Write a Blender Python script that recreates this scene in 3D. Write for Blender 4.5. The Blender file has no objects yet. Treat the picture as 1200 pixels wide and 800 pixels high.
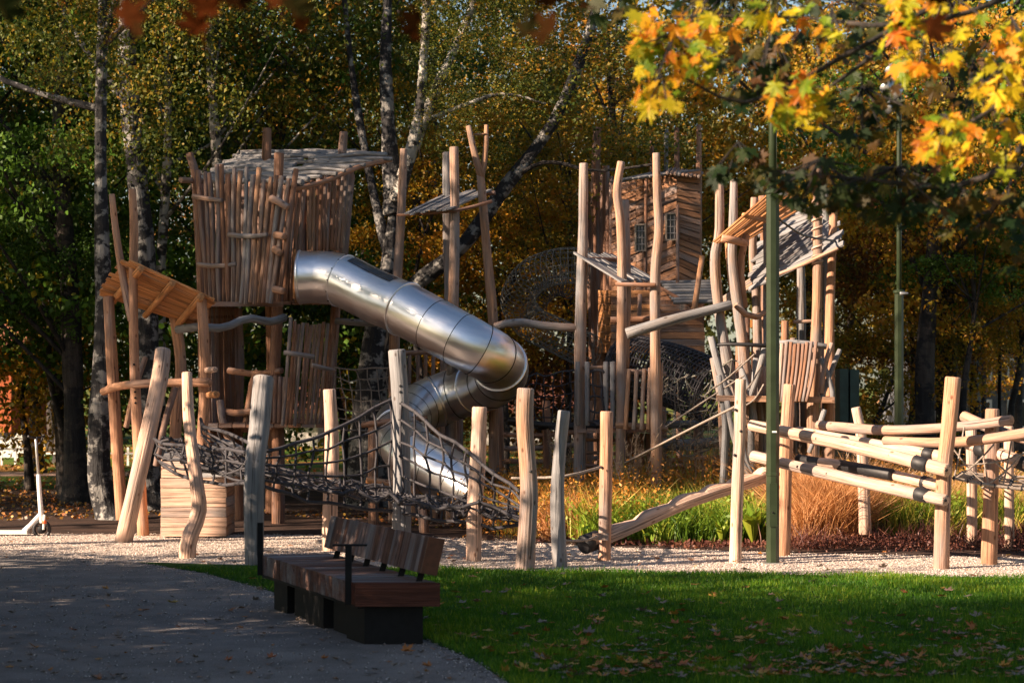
import bpy, math, random
import numpy as np
from mathutils import Vector
R = random.Random(7)
NR = np.random.RandomState(11)
S = bpy.context.scene
COL = S.collection
# ------------------------------------------------------------------ camera, world, sun, exposure
F, H, HZ = 2833.0, 1.7, 445.0          # focal length in photo pixels, eye height, horizon row
cam_d = bpy.data.cameras.new('camera'); cam = bpy.data.objects.new('camera', cam_d); COL.objects.link(cam)
cam.location = (0, 0, H); cam.rotation_euler = (math.radians(90), 0, 0)
cam_d.sensor_width = 36; cam_d.lens = F / 1200 * 36; cam_d.shift_y = (HZ - 400) / 1200
cam_d.clip_end = 2000; cam_d.clip_start = 0.3
cam_d.dof.use_dof = True; cam_d.dof.focus_distance = 23.5; cam_d.dof.aperture_fstop = 4.5
S.camera = cam
AZ, EL = math.radians(28), math.radians(25)
SUNV = Vector((math.cos(AZ) * math.cos(EL), math.sin(AZ) * math.cos(EL), -math.sin(EL)))
sd = bpy.data.lights.new('sun', 'SUN'); sun = bpy.data.objects.new('sun', sd); COL.objects.link(sun)
sd.energy = 5.0; sd.angle = math.radians(0.55); sd.color = (1.0, 0.76, 0.56)
sun.rotation_euler = (-SUNV).to_track_quat('Z', 'Y').to_euler()
w = bpy.data.worlds.new('World'); S.world = w; w.use_nodes = True
nt = w.node_tree; sk = nt.nodes.new('ShaderNodeTexSky'); sk.sky_type = 'NISHITA'; sk.sun_disc = False
sk.sun_elevation = EL; sk.sun_rotation = math.atan2(-math.cos(AZ), -math.sin(AZ))
nt.links.new(sk.outputs[0], nt.nodes['Background'].inputs[0]); nt.nodes['Background'].inputs[1].default_value = 0.05
S.view_settings.view_transform = 'Standard'; S.view_settings.look = 'None'
S.view_settings.exposure = 1.52; S.view_settings.gamma = 1.0
c = S.cycles; c.max_bounces = 6; c.diffuse_bounces = 2; c.glossy_bounces = 3; c.transmission_bounces = 3; c.transparent_max_bounces = 4
c.sample_clamp_indirect = 4.0; c.caustics_reflective = False; c.caustics_refractive = False
# ------------------------------------------------------------------ helpers
LOC = {}
def W(px, py, d): return Vector(((px - 600) / F * d, d, H - (py - HZ) / F * d))
def G(px, py): d = H * F / (py - HZ); return Vector(((px - 600) / F * d, d, 0))
def SZ(p, d): return p / F * d
def tag(o, label=None, cat=None, group=None, kind=None):
    if label: o['label'] = label
    if cat: o['category'] = cat
    if group: o['group'] = group
    if kind: o['kind'] = kind
    return o
def thing(name, loc, label, cat, group=None):
    o = bpy.data.objects.new(name, None); COL.objects.link(o); o.location = loc; o.empty_display_size = .1
    LOC[o.name] = Vector(loc)
    return tag(o, label, cat, group)
def mk(name, V, Fc, mat, parent=None, smooth=False, attr=None, tint=None):
    if parent is not None:
        b = LOC[parent.name]; off = b
    else: off = Vector((0, 0, 0))
    V = np.asarray([tuple(v) for v in V], dtype=float) if not isinstance(V, np.ndarray) else V
    ctr = V.mean(axis=0)
    me = bpy.data.meshes.new(name); me.from_pydata((V - ctr).tolist(), [], Fc if isinstance(Fc, list) else Fc.tolist())
    if attr is not None:
        a = me.attributes.new('log', 'FLOAT_VECTOR', 'POINT'); a.data.foreach_set('vector', np.asarray(attr, dtype=np.float32).ravel())
    if tint is not None:
        a = me.attributes.new('tint', 'FLOAT', 'POINT'); a.data.foreach_set('value', np.asarray(tint, dtype=np.float32))
    if smooth: me.polygons.foreach_set('use_smooth', [True] * len(me.polygons))
    me.materials.append(mat)
    o = bpy.data.objects.new(name, me); COL.objects.link(o)
    o.location = Vector(ctr) - off; LOC[o.name] = Vector(ctr)
    if parent is not None: o.parent = parent
    me.update()
    return o
def fastmesh(name, V, nper, tint, mat, smooth=False):
    """V: (n*nper,3) array of separate n-gons"""
    n = len(V) // nper
    me = bpy.data.meshes.new(name); me.vertices.add(len(V)); me.vertices.foreach_set('co', V.astype(np.float32).ravel())
    me.loops.add(len(V)); me.loops.foreach_set('vertex_index', np.arange(len(V), dtype=np.int32))
    me.polygons.add(n); me.polygons.foreach_set('loop_start', np.arange(0, len(V), nper, dtype=np.int32))
    try: me.polygons.foreach_set('loop_total', np.full(n, nper, dtype=np.int32))
    except Exception: pass
    a = me.attributes.new('tint', 'FLOAT', 'POINT'); a.data.foreach_set('value', np.asarray(tint, dtype=np.float32))
    me.materials.append(mat); me.update(calc_edges=True)
    return me
def link(name, me, loc=(0, 0, 0), parent=None, rot=(0, 0, 0), sc=(1, 1, 1)):
    o = bpy.data.objects.new(name, me); COL.objects.link(o); o.location = loc; o.rotation_euler = rot; o.scale = sc
    if parent is not None: o.parent = parent
    return o
# ------------------------------------------------------------------ materials
class N:
    def __init__(s, name):
        s.m = bpy.data.materials.new(name); s.m.use_nodes = True; s.t = s.m.node_tree; s.b = s.t.nodes['Principled BSDF']; s.out = s.t.nodes['Material Output']
    def n(s, t, **k):
        x = s.t.nodes.new(t)
        for a, v in k.items(): setattr(x, a, v)
        return x
    def l(s, a, b): s.t.links.new(a, b)
    def coord(s, kind, scale=(1, 1, 1)):
        if kind == 'log': c = s.n('ShaderNodeAttribute', attribute_name='log').outputs['Vector']
        else: c = s.n('ShaderNodeTexCoord').outputs[kind]
        mp = s.n('ShaderNodeMapping'); mp.inputs['Scale'].default_value = scale; s.l(c, mp.inputs[0]); return mp.outputs[0]
    def noise(s, co, scale=1, detail=4, rough=.55, out=0):
        x = s.n('ShaderNodeTexNoise'); x.inputs['Scale'].default_value = scale; x.inputs['Detail'].default_value = detail; x.inputs['Roughness'].default_value = rough
        s.l(co, x.inputs['Vector']); return x.outputs[out]
    def ramp(s, fac, stops):
        x = s.n('ShaderNodeValToRGB'); e = x.color_ramp.elements
        while len(e) > 2: e.remove(e[-1])
        for i, (p, col) in enumerate(stops):
            if i < 2: e[i].position = p; e[i].color = (*col, 1)
            else: q = e.new(p); q.color = (*col, 1)
        s.l(fac, x.inputs[0]); return x.outputs[0]
    def mix(s, fac, a, b, mode='MIX'):
        x = s.n('ShaderNodeMix', data_type='RGBA', blend_type=mode)
        for v, i in ((fac, 0), (a, 6), (b, 7)):
            if isinstance(v, (int, float)): x.inputs[i].default_value = v
            elif isinstance(v, tuple): x.inputs[i].default_value = (*v, 1)
            else: s.l(v, x.inputs[i])
        return x.outputs[2]
    def bump(s, h, strength=.4, dist=.02):
        x = s.n('ShaderNodeBump'); x.inputs['Strength'].default_value = strength; x.inputs['Distance'].default_value = dist
        s.l(h, x.inputs['Height']); s.l(x.outputs[0], s.b.inputs['Normal'])
    def col(s, c): 
        if isinstance(c, tuple): s.b.inputs['Base Color'].default_value = (*c, 1)
        else: s.l(c, s.b.inputs['Base Color'])
    def rough(s, r): s.b.inputs['Roughness'].default_value = r
    def math(s, op, a, b=0.0):
        x = s.n('ShaderNodeMath', operation=op)
        for v, i in ((a, 0), (b, 1)):
            if isinstance(v, (int, float)): x.inputs[i].default_value = v
            else: s.l(v, x.inputs[i])
        return x.outputs[0]
def sc3(c, k): return tuple(min(1, v * k) for v in c)
def wood(name, base, grey=0.3, var=.35, crack=.75):
    m = N(name)
    co = m.coord('log', (26, 26, 2.2)); big = m.coord('log', (4, 4, .9))
    rnd = m.n('ShaderNodeObjectInfo').outputs['Random']
    shift = m.n('ShaderNodeVectorMath', operation='ADD'); m.l(big, shift.inputs[0])
    cmb = m.n('ShaderNodeCombineXYZ'); m.l(m.math('MULTIPLY', rnd, 37.0), cmb.inputs[0]); m.l(cmb.outputs[0], shift.inputs[1])
    n1 = m.noise(co, 1, 5, .65); n2 = m.noise(shift.outputs[0], 1, 4, .6)
    g = (.25, .25, .255)
    c1 = m.ramp(n1, [(.28, sc3(base, .42)), (.5, sc3(base, .95)), (.72, sc3(base, 1.3))])
    c2 = m.ramp(n1, [(.25, sc3(g, .6)), (.55, g), (.8, sc3(g, 1.4))])
    gf = m.math('ADD', m.math('MULTIPLY', m.math('SUBTRACT', n2, .5), 3.4), grey)
    gf = m.math('ADD', gf, m.math('MULTIPLY', m.math('SUBTRACT', rnd, .5), .5))
    x = m.n('ShaderNodeClamp'); m.l(gf, x.inputs[0])
    colr = m.mix(x.outputs[0], c1, c2)
    v = m.math('ADD', m.math('MULTIPLY', rnd, var), 1 - var / 2)
    colr = m.mix(1.0, colr, m.ramp(v, [(0, (0, 0, 0)), (1, (1, 1, 1))]), 'MULTIPLY')
    # drying cracks along the grain and a few knots
    ck = m.noise(m.coord('log', (60, 60, 1.1)), 1, 2, .5)
    ckr = m.ramp(ck, [(.33, (.12, .10, .09)), (.39, (1, 1, 1))])
    colr = m.mix(crack, colr, ckr, 'MULTIPLY')
    vo = m.n('ShaderNodeTexVoronoi'); vo.inputs['Scale'].default_value = 1; m.l(m.coord('log', (9, 9, 5)), vo.inputs['Vector'])
    kn = m.ramp(vo.outputs['Distance'], [(.07, (.3, .2, .15)), (.14, (1, 1, 1))])
    colr = m.mix(.8, colr, kn, 'MULTIPLY')
    m.col(colr); m.rough(.75); m.b.inputs['Specular IOR Level'].default_value = .25
    m.bump(m.math('ADD', m.math('MULTIPLY', n1, .8), m.math('MULTIPLY', ck, .9)), .75, .016)
    return m.m
WARM = wood('warm_debarked_wood', (.56, .30, .18), .12)
PALE = wood('pale_debarked_wood', (.68, .46, .34), .02, .2)
GREY = wood('weathered_grey_wood', (.36, .28, .22), 1.15)
MIXD = wood('part_weathered_wood', (.44, .25, .15), .42)
BRWN = wood('brown_shaded_wood', (.32, .165, .10), .15)  # darker brown wood colour for tower logs and decks
ORNG = wood('orange_larch_wood', (.60, .28, .115), -.1)
TAN = wood('tan_plank_wood', (.46, .23, .12), .08, .7, .5)
DKWD = wood('dark_hardwood', (.10, .035, .022), -.4, .5, .4)
SLAT = wood('bench_slat_wood', (.18, .09, .065), .3, .8, .4)
def flat(name, c, rough=.6, metal=0, spec=.5, var=0.0, scale=20):
    m = N(name)
    if var:
        n = m.noise(m.coord('Object'), scale, 4)
        m.col(m.ramp(n, [(.3, sc3(c, 1 - var)), (.7, sc3(c, 1 + var))])); m.bump(n, .15, .004)
    else: m.col(c)
    m.rough(rough); m.b.inputs['Metallic'].default_value = metal; m.b.inputs['Specular IOR Level'].default_value = spec
    return m.m
BLACK = flat('black_rubber', (.015, .015, .017), .55, var=.4, scale=30)
IRON = flat('black_steel', (.009, .009, .010), .6, spec=.2, var=.3)
ROPE = flat('grey_rope', (.30, .25, .21), .85, var=.45, scale=60)
ROPED = flat('dark_rope', (.045, .043, .05), .8, var=.5, scale=60)
WHITE = flat('white_paint', (.78, .78, .76), .4, var=.08)
POLE = flat('green_pole_paint', (.024, .036, .017), .3, var=.25, scale=6)
GALV = flat('galvanised_steel', (.45, .46, .45), .4, .8, var=.2)
TEAL = flat('green_cabinet_paint', (.045, .085, .07), .5, var=.3, scale=4)
REDP = flat('orange_red_reflector', (.7, .12, .03), .35)
LAMP = flat('lamp_glass', (.7, .72, .74), .2)
GLASS = flat('dark_window_glass', (.03, .035, .045), .08)
def steel():
    m = N('brushed_stainless_steel'); a = m.coord('log', (1.5, 1.5, 60))
    n = m.noise(a, 1, 4); n2 = m.noise(m.coord('log', (3, 3, 2)), 1, 4)
    m.col(m.ramp(n2, [(.3, (.78, .78, .80)), (.7, (.92, .92, .92))]))
    m.b.inputs['Metallic'].default_value = 1
    rr = m.n('ShaderNodeMapRange'); rr.inputs[3].default_value = .24; rr.inputs[4].default_value = .42; m.l(n2, rr.inputs[0]); m.l(rr.outputs[0], m.b.inputs['Roughness'])
    m.b.inputs['Anisotropic'].default_value = .5
    m.bump(m.math('ADD', m.math('MULTIPLY', n, .15), n2), .25, .012); return m.m
STEEL = steel()
def leafmat(name, stops, trans=.4, objrand=False, spec=.35):
    m = N(name)
    t = m.n('ShaderNodeAttribute', attribute_name='tint').outputs['Fac']
    r = m.n('ShaderNodeObjectInfo').outputs['Random']
    f = r if objrand else m.math('ADD', t, m.math('MULTIPLY', m.math('SUBTRACT', r, .5), .18))
    if objrand:
        n = m.noise(m.coord('Object'), 26, 3); f = m.math('ADD', f, m.math('MULTIPLY', m.math('SUBTRACT', n, .5), .55))
    cr = m.ramp(f, stops); m.col(cr); m.rough(.5); m.b.inputs['Specular IOR Level'].default_value = spec
    tr = m.n('ShaderNodeBsdfTranslucent'); m.l(m.mix(1.0, cr, (1.0, .95, .6), 'MULTIPLY'), tr.inputs[0])
    mx = m.n('ShaderNodeMixShader'); mx.inputs[0].default_value = trans
    m.l(m.b.outputs[0], mx.inputs[1]); m.l(tr.outputs[0], mx.inputs[2]); m.l(mx.outputs[0], m.out.inputs[0]); return m.m
GRN, OLV, YEL, ORG, BRN, DGR = (.09, .20, .02), (.19, .20, .025), (.42, .32, .02), (.46, .17, .02), (.17, .065, .018), (.025, .055, .012)
L_GREEN = leafmat('green_foliage', [(0, DGR), (.5, GRN), (.85, (.11, .19, .03)), (1, YEL)])
L_BIRCH = leafmat('birch_foliage', [(0, DGR), (.25, (.065, .095, .016)), (.55, (.14, .165, .022)), (.78, (.36, .25, .03)), (1, (.48, .17, .02))])
L_OCHRE = leafmat('ochre_foliage', [(0, (.05, .07, .012)), (.3, (.17, .16, .02)), (.55, (.50, .33, .025)), (.8, (.52, .20, .02)), (1, (.62, .38, .03))])
L_RUST = leafmat('rusty_foliage', [(0, (.04, .035, .012)), (.4, (.20, .08, .018)), (.7, (.34, .13, .02)), (1, (.5, .27, .03))])
L_FAR = leafmat('far_foliage', [(0, (.025, .04, .012)), (.5, (.08, .10, .02)), (.8, (.24, .17, .03)), (1, (.36, .15, .03))])
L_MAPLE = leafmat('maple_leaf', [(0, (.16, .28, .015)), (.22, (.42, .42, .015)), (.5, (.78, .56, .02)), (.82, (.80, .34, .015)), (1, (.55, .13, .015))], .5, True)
L_MAPLE2 = leafmat('maple_leaf_green', [(0, (.02, .06, .012)), (.45, (.05, .12, .015)), (.8, (.12, .13, .02)), (1, (.20, .06, .015))], .4, True)
L_MAPLES = leafmat('maple_canopy', [(0, (.05, .12, .015)), (.5, (.2, .2, .02)), (1, (.35, .15, .02))], .4)
L_LITTER = leafmat('fallen_leaves', [(0, (.16, .13, .11)), (.3, (.24, .19, .15)), (.45, (.32, .10, .03)), (.7, (.42, .17, .03)), (1, (.45, .30, .06))], .15)
L_GRASS = leafmat('lawn_grass', [(0, (.02, .085, .007)), (.5, (.08, .22, .011)), (1, (.32, .40, .03))], .5)
L_BEDG = leafmat('bed_green', [(0, (.06, .14, .015)), (.5, (.2, .32, .03)), (1, (.42, .45, .05))], .4)
L_BEDY = leafmat('bed_yellow_grass', [(0, (.16, .20, .03)), (.5, (.48, .42, .07)), (1, (.68, .46, .12))], .35)
L_BEDO = leafmat('bed_orange', [(0, (.34, .13, .03)), (.5, (.62, .26, .05)), (1, (.72, .42, .07))], .35)
L_BEDR = leafmat('bed_rust', [(0, (.34, .15, .06)), (.5, (.60, .30, .12)), (1, (.75, .46, .24))], .3)
L_BEDM = leafmat('bed_maroon', [(0, (.06, .02, .018)), (.6, (.14, .05, .035)), (1, (.30, .13, .07))], .2)
L_PLUME = leafmat('bed_plume', [(0, (.35, .24, .16)), (1, (.65, .5, .38))], .4)
def bark(name, light, dark, thr=.5, sc=(3, 3, 5)):
    m = N(name); co = m.coord('log', sc); n = m.noise(co, 1, 6, .65); f = m.noise(m.coord('log', (16, 16, 3)), 1, 5, .6)
    a = m.ramp(n, [(thr - .03, dark), (thr + .03, light)]); b = m.ramp(f, [(.3, (.45, .45, .45)), (.7, (1.1, 1.1, 1.1))])
    m.col(m.mix(1.0, a, b, 'MULTIPLY')); m.rough(.85); m.bump(m.math('ADD', f, m.math('MULTIPLY', n, .6)), .9, .05); return m.m
B_BIRCH = bark('birch_bark', (.55, .52, .46), (.05, .045, .04), .49)
B_OLDB = bark('old_birch_bark', (.31, .30, .28), (.022, .022, .025), .53, (5, 5, 6))
B_DARK = bark('dark_bark', (.07, .055, .045), (.022, .02, .02), .5)
def groundmat(name, stops, sc, bscale=30, bstr=.5, fine=60, mixc=None):
    m = N(name); co = m.coord('Object'); n = m.noise(co, sc, 6, .6); f = m.noise(co, fine, 4, .7)
    cr = m.ramp(n, stops); cr = m.mix(1.0, cr, m.ramp(f, [(.25, (.5, .5, .5)), (.75, (1.35, 1.35, 1.35))]), 'MULTIPLY')
    m.col(cr); m.rough(.9); m.b.inputs['Specular IOR Level'].default_value = .15; m.bump(m.noise(co, bscale, 5, .7), bstr, .03); return m.m
M_GROUND = groundmat('park_ground', [(.40, (.05, .13, .012)), (.52, (.10, .15, .02)), (.60, (.26, .12, .03)), (.74, (.36, .19, .05))], .45)
M_SOIL = groundmat('dark_soil', [(.3, (.035, .025, .022)), (.7, (.10, .06, .045))], 2.5)
M_LAWN = groundmat('lawn_turf', [(.3, (.012, .05, .006)), (.7, (.03, .10, .01))], 1.2)
M_PATH = groundmat('path_surface', [(.3, (.20, .185, .175)), (.5, (.28, .255, .24)), (.7, (.35, .32, .30))], 2.2, 80, .8, 90)
M_FPATH = groundmat('far_path_surface', [(.3, (.40, .26, .20)), (.7, (.52, .36, .28))], 1.4)
def gravelmat():
    m = N('gravel'); co = m.coord('Object'); v = m.n('ShaderNodeTexVoronoi'); v.inputs['Scale'].default_value = 34; m.l(co, v.inputs['Vector'])
    sp = m.n('ShaderNodeSeparateColor'); m.l(v.outputs['Color'], sp.inputs[0])
    c = m.ramp(sp.outputs[0], [(0, (.50, .40, .33)), (.5, (.70, .61, .54)), (1, (.82, .75, .68))])
    e = m.ramp(v.outputs['Distance'], [(.3, (1, 1, 1)), (.75, (.5, .45, .42))])
    m.col(m.mix(1.0, c, e, 'MULTIPLY')); m.rough(.8); m.bump(m.math('MULTIPLY', v.outputs['Distance'], -1.0), .9, .02); return m.m
M_GRAVEL = gravelmat()
STONE = leafmat('pebble', [(0, (.48, .38, .31)), (.5, (.70, .61, .54)), (1, (.84, .77, .70))], 0.0)
def wallmat(name, c, c2): return groundmat(name, [(.35, c), (.65, c2)], 1.0, 20, .2, 20)
M_BRICK = wallmat('red_plaster', (.40, .10, .045), (.48, .14, .06)); M_CREAM = wallmat('cream_plaster', (.55, .52, .48), (.62, .58, .54))
M_SLATE = wallmat('grey_plaster', (.13, .14, .16), (.17, .18, .20)); M_ROOF = wallmat('roof_tile', (.30, .11, .07), (.36, .15, .10))
# ------------------------------------------------------------------ shape builders
def catmull(pts, n):
    P = [Vector(p) for p in pts]
    if len(P) == 2: return [P[0].lerp(P[1], i / n) for i in range(n + 1)]
    out = []; k = len(P) - 1
    for i in range(n + 1):
        t = i / n * k; j = min(int(t), k - 1); u = t - j
        p0, p1, p2, p3 = P[max(j - 1, 0)], P[j], P[j + 1], P[min(j + 2, k)]
        out.append(.5 * ((2 * p1) + (-p0 + p2) * u + (2 * p0 - 5 * p1 + 4 * p2 - p3) * u * u + (-p0 + 3 * p1 - 3 * p2 + p3) * u ** 3))
    return out
def tube_geo(pts, rad, sides=10, rings=None, wob=.0, cap=True, flat=0.0, seed=None, spin0=0):
    """pts world points, rad float / (r0,r1) / function(t)"""
    L = sum((Vector(pts[i + 1]) - Vector(pts[i])).length for i in range(len(pts) - 1))
    n = rings or max(2, min(40, int(L / .16)))
    C = catmull(pts, n); rr = random.Random(seed if seed is not None else R.random())
    rf = rad if callable(rad) else ((lambda t: rad) if isinstance(rad, (int, float)) else (lambda t: rad[0] + (rad[1] - rad[0]) * t))
    V, A, Fc = [], [], []; s = 0; prev = None
    ph = [rr.uniform(0, 6.28) for _ in range(4)]
    for i, p in enumerate(C):
        T = (C[min(i + 1, n)] - C[max(i - 1, 0)]).normalized()
        if prev is None:
            prev = T.orthogonal().normalized()
            ref = Vector((0, -1, 0)) if abs(T.y) < .9 else Vector((0, 0, 1)); prev = (ref - T * ref.dot(T)).normalized()
        else: prev = (prev - T * prev.dot(T)).normalized()
        B = T.cross(prev)
        if i: s += (p - C[i - 1]).length
        r = rf(i / n)
        if wob: r *= 1 + wob * (math.sin(s * 3.1 + ph[0]) * .6 + math.sin(s * 7.3 + ph[1]) * .4)
        if cap and i in (0, n): pass
        for k in range(sides):
            a = spin0 + 2 * math.pi * k / sides
            q = r * (1 + wob * .6 * math.sin(2 * a + ph[2] + s * .8))
            V.append(p + prev * (math.cos(a) * q) + B * (math.sin(a) * q)); A.append((math.cos(a) * r, math.sin(a) * r, s))
    for i in range(n):
        for k in range(sides):
            a, b = i * sides + k, i * sides + (k + 1) % sides
            Fc.append((a, b, b + sides, a + sides))
    if cap:
        for i0, cen, sg in ((0, C[0], 1), (n * sides, C[-1], -1)):
            base = len(V); T = (C[1] - C[0]).normalized() if i0 == 0 else (C[-1] - C[-2]).normalized()
            r = rf(0 if i0 == 0 else 1)
            off = -T if i0 == 0 else T
            for k in range(sides):
                v = V[i0 + k]; V.append(cen + (v - cen) * .86 + off * r * .16); a = A[i0 + k]; A.append((a[0] * .8, a[1] * .8, a[2] + .05))
            for k in range(sides):
                a, b = i0 + k, i0 + (k + 1) % sides; c_, d_ = base + (k + 1) % sides, base + k
                Fc.append((b, a, d_, c_) if sg == 1 else (a, b, c_, d_))
            f = list(range(base, base + sides)); Fc.append(tuple(f[::-1]) if sg == 1 else tuple(f))
    return V, Fc, A
def log(name, pts, rad, mat=WARM, parent=None, sides=10, wob=.05, **k):
    V, Fc, A = tube_geo(pts, rad, sides, wob=wob, **k)
    o = mk(name, V, Fc, mat, parent, True, A)
    return o
def plog(name, pix, wpx, mat=WARM, parent=None, **k):
    """log from (px,py,d) points; wpx = width(s) in photo pixels at the first depth"""
    P = [W(*p) for p in pix]; d = pix[0][2]; d1 = pix[-1][2]
    rad = (SZ(wpx[0] / 2, d), SZ(wpx[1] / 2, d1)) if isinstance(wpx, tuple) else SZ(wpx / 2, d)
    return log(name, P, rad, mat, parent, **k)
def merge(parts):
    V, Fc, A = [], [], []
    for v, f, a in parts:
        b = len(V); V += v; A += a; Fc += [tuple(i + b for i in q) for q in f]
    return V, Fc, A
def slab(name, a, b, wv, tv, mat, parent=None, bev=.0, a2=None, b2=None):
    """plank from a to b (centre line of one face edge), width vector wv, thickness vector tv"""
    a, b, wv, tv = Vector(a), Vector(b), Vector(wv), Vector(tv)
    return quadslab(name, [a, b, b + wv, a + wv], tv, mat, parent)
def quadslab(name, q, tv, mat, parent=None):
    q = [Vector(p) for p in q]; V = q + [p + tv for p in q]
    L = (q[1] - q[0]).length; wd = (q[3] - q[0]).length; th = tv.length; o = R.random() * 9
    A = [(o, 0, 0), (o, 0, L), (o, wd, L), (o, wd, 0), (o + th, 0, 0), (o + th, 0, L), (o + th, wd, L), (o + th, wd, 0)]
    n = (q[1] - q[0]).cross(q[3] - q[0])
    Fc = [(0, 1, 2, 3), (7, 6, 5, 4), (0, 4, 5, 1), (1, 5, 6, 2), (2, 6, 7, 3), (3, 7, 4, 0)]
    if n.dot(tv) > 0: Fc = [f[::-1] for f in Fc]
    return mk(name, V, Fc, mat, parent, False, A)
def boxgeo(x0, x1, y0, y1, z0, z1):
    V = [Vector(p) for p in ((x0, y0, z0), (x1, y0, z0), (x1, y1, z0), (x0, y1, z0), (x0, y0, z1), (x1, y0, z1), (x1, y1, z1), (x0, y1, z1))]
    Fc = [(3, 2, 1, 0), (4, 5, 6, 7), (0, 1, 5, 4), (1, 2, 6, 5), (2, 3, 7, 6), (3, 0, 4, 7)]
    return V, Fc, [(v.x, v.y, v.z) for v in V]
def box(name, x0, x1, y0, y1, z0, z1, mat, parent=None):
    V, Fc, A = boxgeo(x0, x1, y0, y1, z0, z1); return mk(name, V, Fc, mat, parent, False, A)
def sheet(name, poly, z, mat, label=None):
    V = [(p[0], p[1], z) for p in poly]; o = mk(name, V, [tuple(range(len(V)))], mat); 
    if o.data.polygons[0].normal.z < 0: o.data.flip_normals()
    o['kind'] = 'structure'; return o
def rope(name, P, r=.011, mat=ROPE, parent=None, sides=5, rings=None):
    V, Fc, A = tube_geo(P, r, sides, rings=rings or max(3, len(P) * 2), cap=False); return mk(name, V, Fc, mat, parent, True, A)
def knots(pts, r, mat, parent, name='knots'):
    V, Fc = [], []
    for p in pts:
        b = len(V); s = [r * R.uniform(.8, 1.4) for _ in range(3)]
        for dx, dy, dz in ((1, 0, 0), (-1, 0, 0), (0, 1, 0), (0, -1, 0), (0, 0, 1), (0, 0, -1)): V.append(Vector(p) + Vector((dx * s[0], dy * s[1], dz * s[2])))
        for f in ((0, 2, 4), (2, 1, 4), (1, 3, 4), (3, 0, 4), (2, 0, 5), (1, 2, 5), (3, 1, 5), (0, 3, 5)): Fc.append(tuple(i + b for i in f))
    o = mk(name, V, Fc, mat, parent, True); o['kind'] = 'stuff'; return o
# ------------------------------------------------------------------ the ground
sheet('ground', [(-400, -60), (400, -60), (400, 500), (-400, 500)], 0, M_GROUND)
EDGE_F = [(-1100, 634), (0, 649), (160, 660), (300, 664), (600, 670), (1200, 679), (2100, 690)]      # gravel / path and lawn
EDGE_B = [(2100, 660), (1200, 654), (1000, 650), (880, 647), (700, 641), (600, 634), (480, 629), (300, 627), (0, 626), (-1100, 620)]
PATH_E = [(160, 660), (240, 673), (310, 692), (400, 720), (500, 752), (560, 778), (620, 820), (720, 900), (900, 1100)]
sheet('soil', [G(*p) for p in [(-1300, 612), (2300, 668), (2400, 580), (640, 573), (-1700, 573)]], .004, M_SOIL)
sheet('gravel', [G(*p) for p in EDGE_F + EDGE_B], .008, M_GRAVEL)
sheet('path', [G(*p) for p in [(-1100, 634), (0, 649)] + PATH_E + [(-2500, 1100)]], .012, M_PATH)
sheet('lawn', [G(*p) for p in [(160, 660), (300, 664), (600, 670), (1200, 679), (2100, 690), (4000, 1100), (900, 1100)] + PATH_E[::-1][1:-1]], .016, M_LAWN)
sheet('far_path', [(-60, 42.0), (60, 43.5), (60, 45.2), (-60, 43.9)], .008, M_FPATH)
def topx(p): return 600 + p[:, 0] / p[:, 1] * F, HZ + H / p[:, 1] * F
def inter(tab, x, inv=False):
    t = np.array(sorted(tab, key=lambda q: q[1 if inv else 0])); return np.interp(x, t[:, 1 if inv else 0], t[:, 0 if inv else 1])
def kites(base, tip, wd, mid=.45, sag=None):
    n = len(base); ax = tip - base; rnd = NR.normal(size=(n, 3)); sv = np.cross(ax, rnd); sv /= np.linalg.norm(sv, axis=1)[:, None] + 1e-9
    m = base + ax * mid
    if sag is not None: m = m + sag
    V = np.empty((n, 4, 3)); V[:, 0] = base; V[:, 1] = m + sv * wd[:, None] / 2; V[:, 2] = tip; V[:, 3] = m - sv * wd[:, None] / 2
    return V.reshape(-1, 3)
def stuff(name, V, tint, mat, kind='stuff', nper=4):
    o = link(name, fastmesh(name, V, nper, tint, mat)); 
    if kind: o['kind'] = kind
    return o
# lawn blades
def lawn_blades(n, name):
    d = NR.uniform(13.0, 21.6, n) ** 1.0; x = NR.uniform(-.235, .33, n) * d
    p = np.stack([x, d, np.full(n, .016)], 1); px, py = topx(p)
    ok = (py > inter(EDGE_F, px) + NR.normal(0, .8, n)) & ((px > inter(PATH_E, py, True) + NR.normal(0, 3, n)) | (py < 660))
    ok &= (px > 165)
    p = p[ok]; n = len(p)
    clump = (np.sin(p[:, 0] * 5 + np.sin(p[:, 1] * 3) * 2) * np.sin(p[:, 1] * 4.3 + 1) + 1) / 2
    h = NR.uniform(.02, .052, n) * (.6 + .7 * clump) * np.where(NR.uniform(size=n) < .04, 1.6, 1)
    tip = p + np.stack([NR.normal(0, .014, n), NR.normal(0, .014, n), h], 1)
    patch = np.sin(p[:, 0] * 1.7 + 2 * np.sin(p[:, 1] * .9)) * np.sin(p[:, 1] * 1.3 + 1.1 * p[:, 0])
    t = np.repeat(np.clip(NR.beta(2, 3, n) * .6 + .25 * clump + .18 * patch + (NR.uniform(size=n) < .06) * .6, 0, 1), 4)
    return stuff(name, kites(p, tip, NR.uniform(.004, .008, n), .4), t, L_GRASS)
lawn_blades(290000, 'grass')
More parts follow.
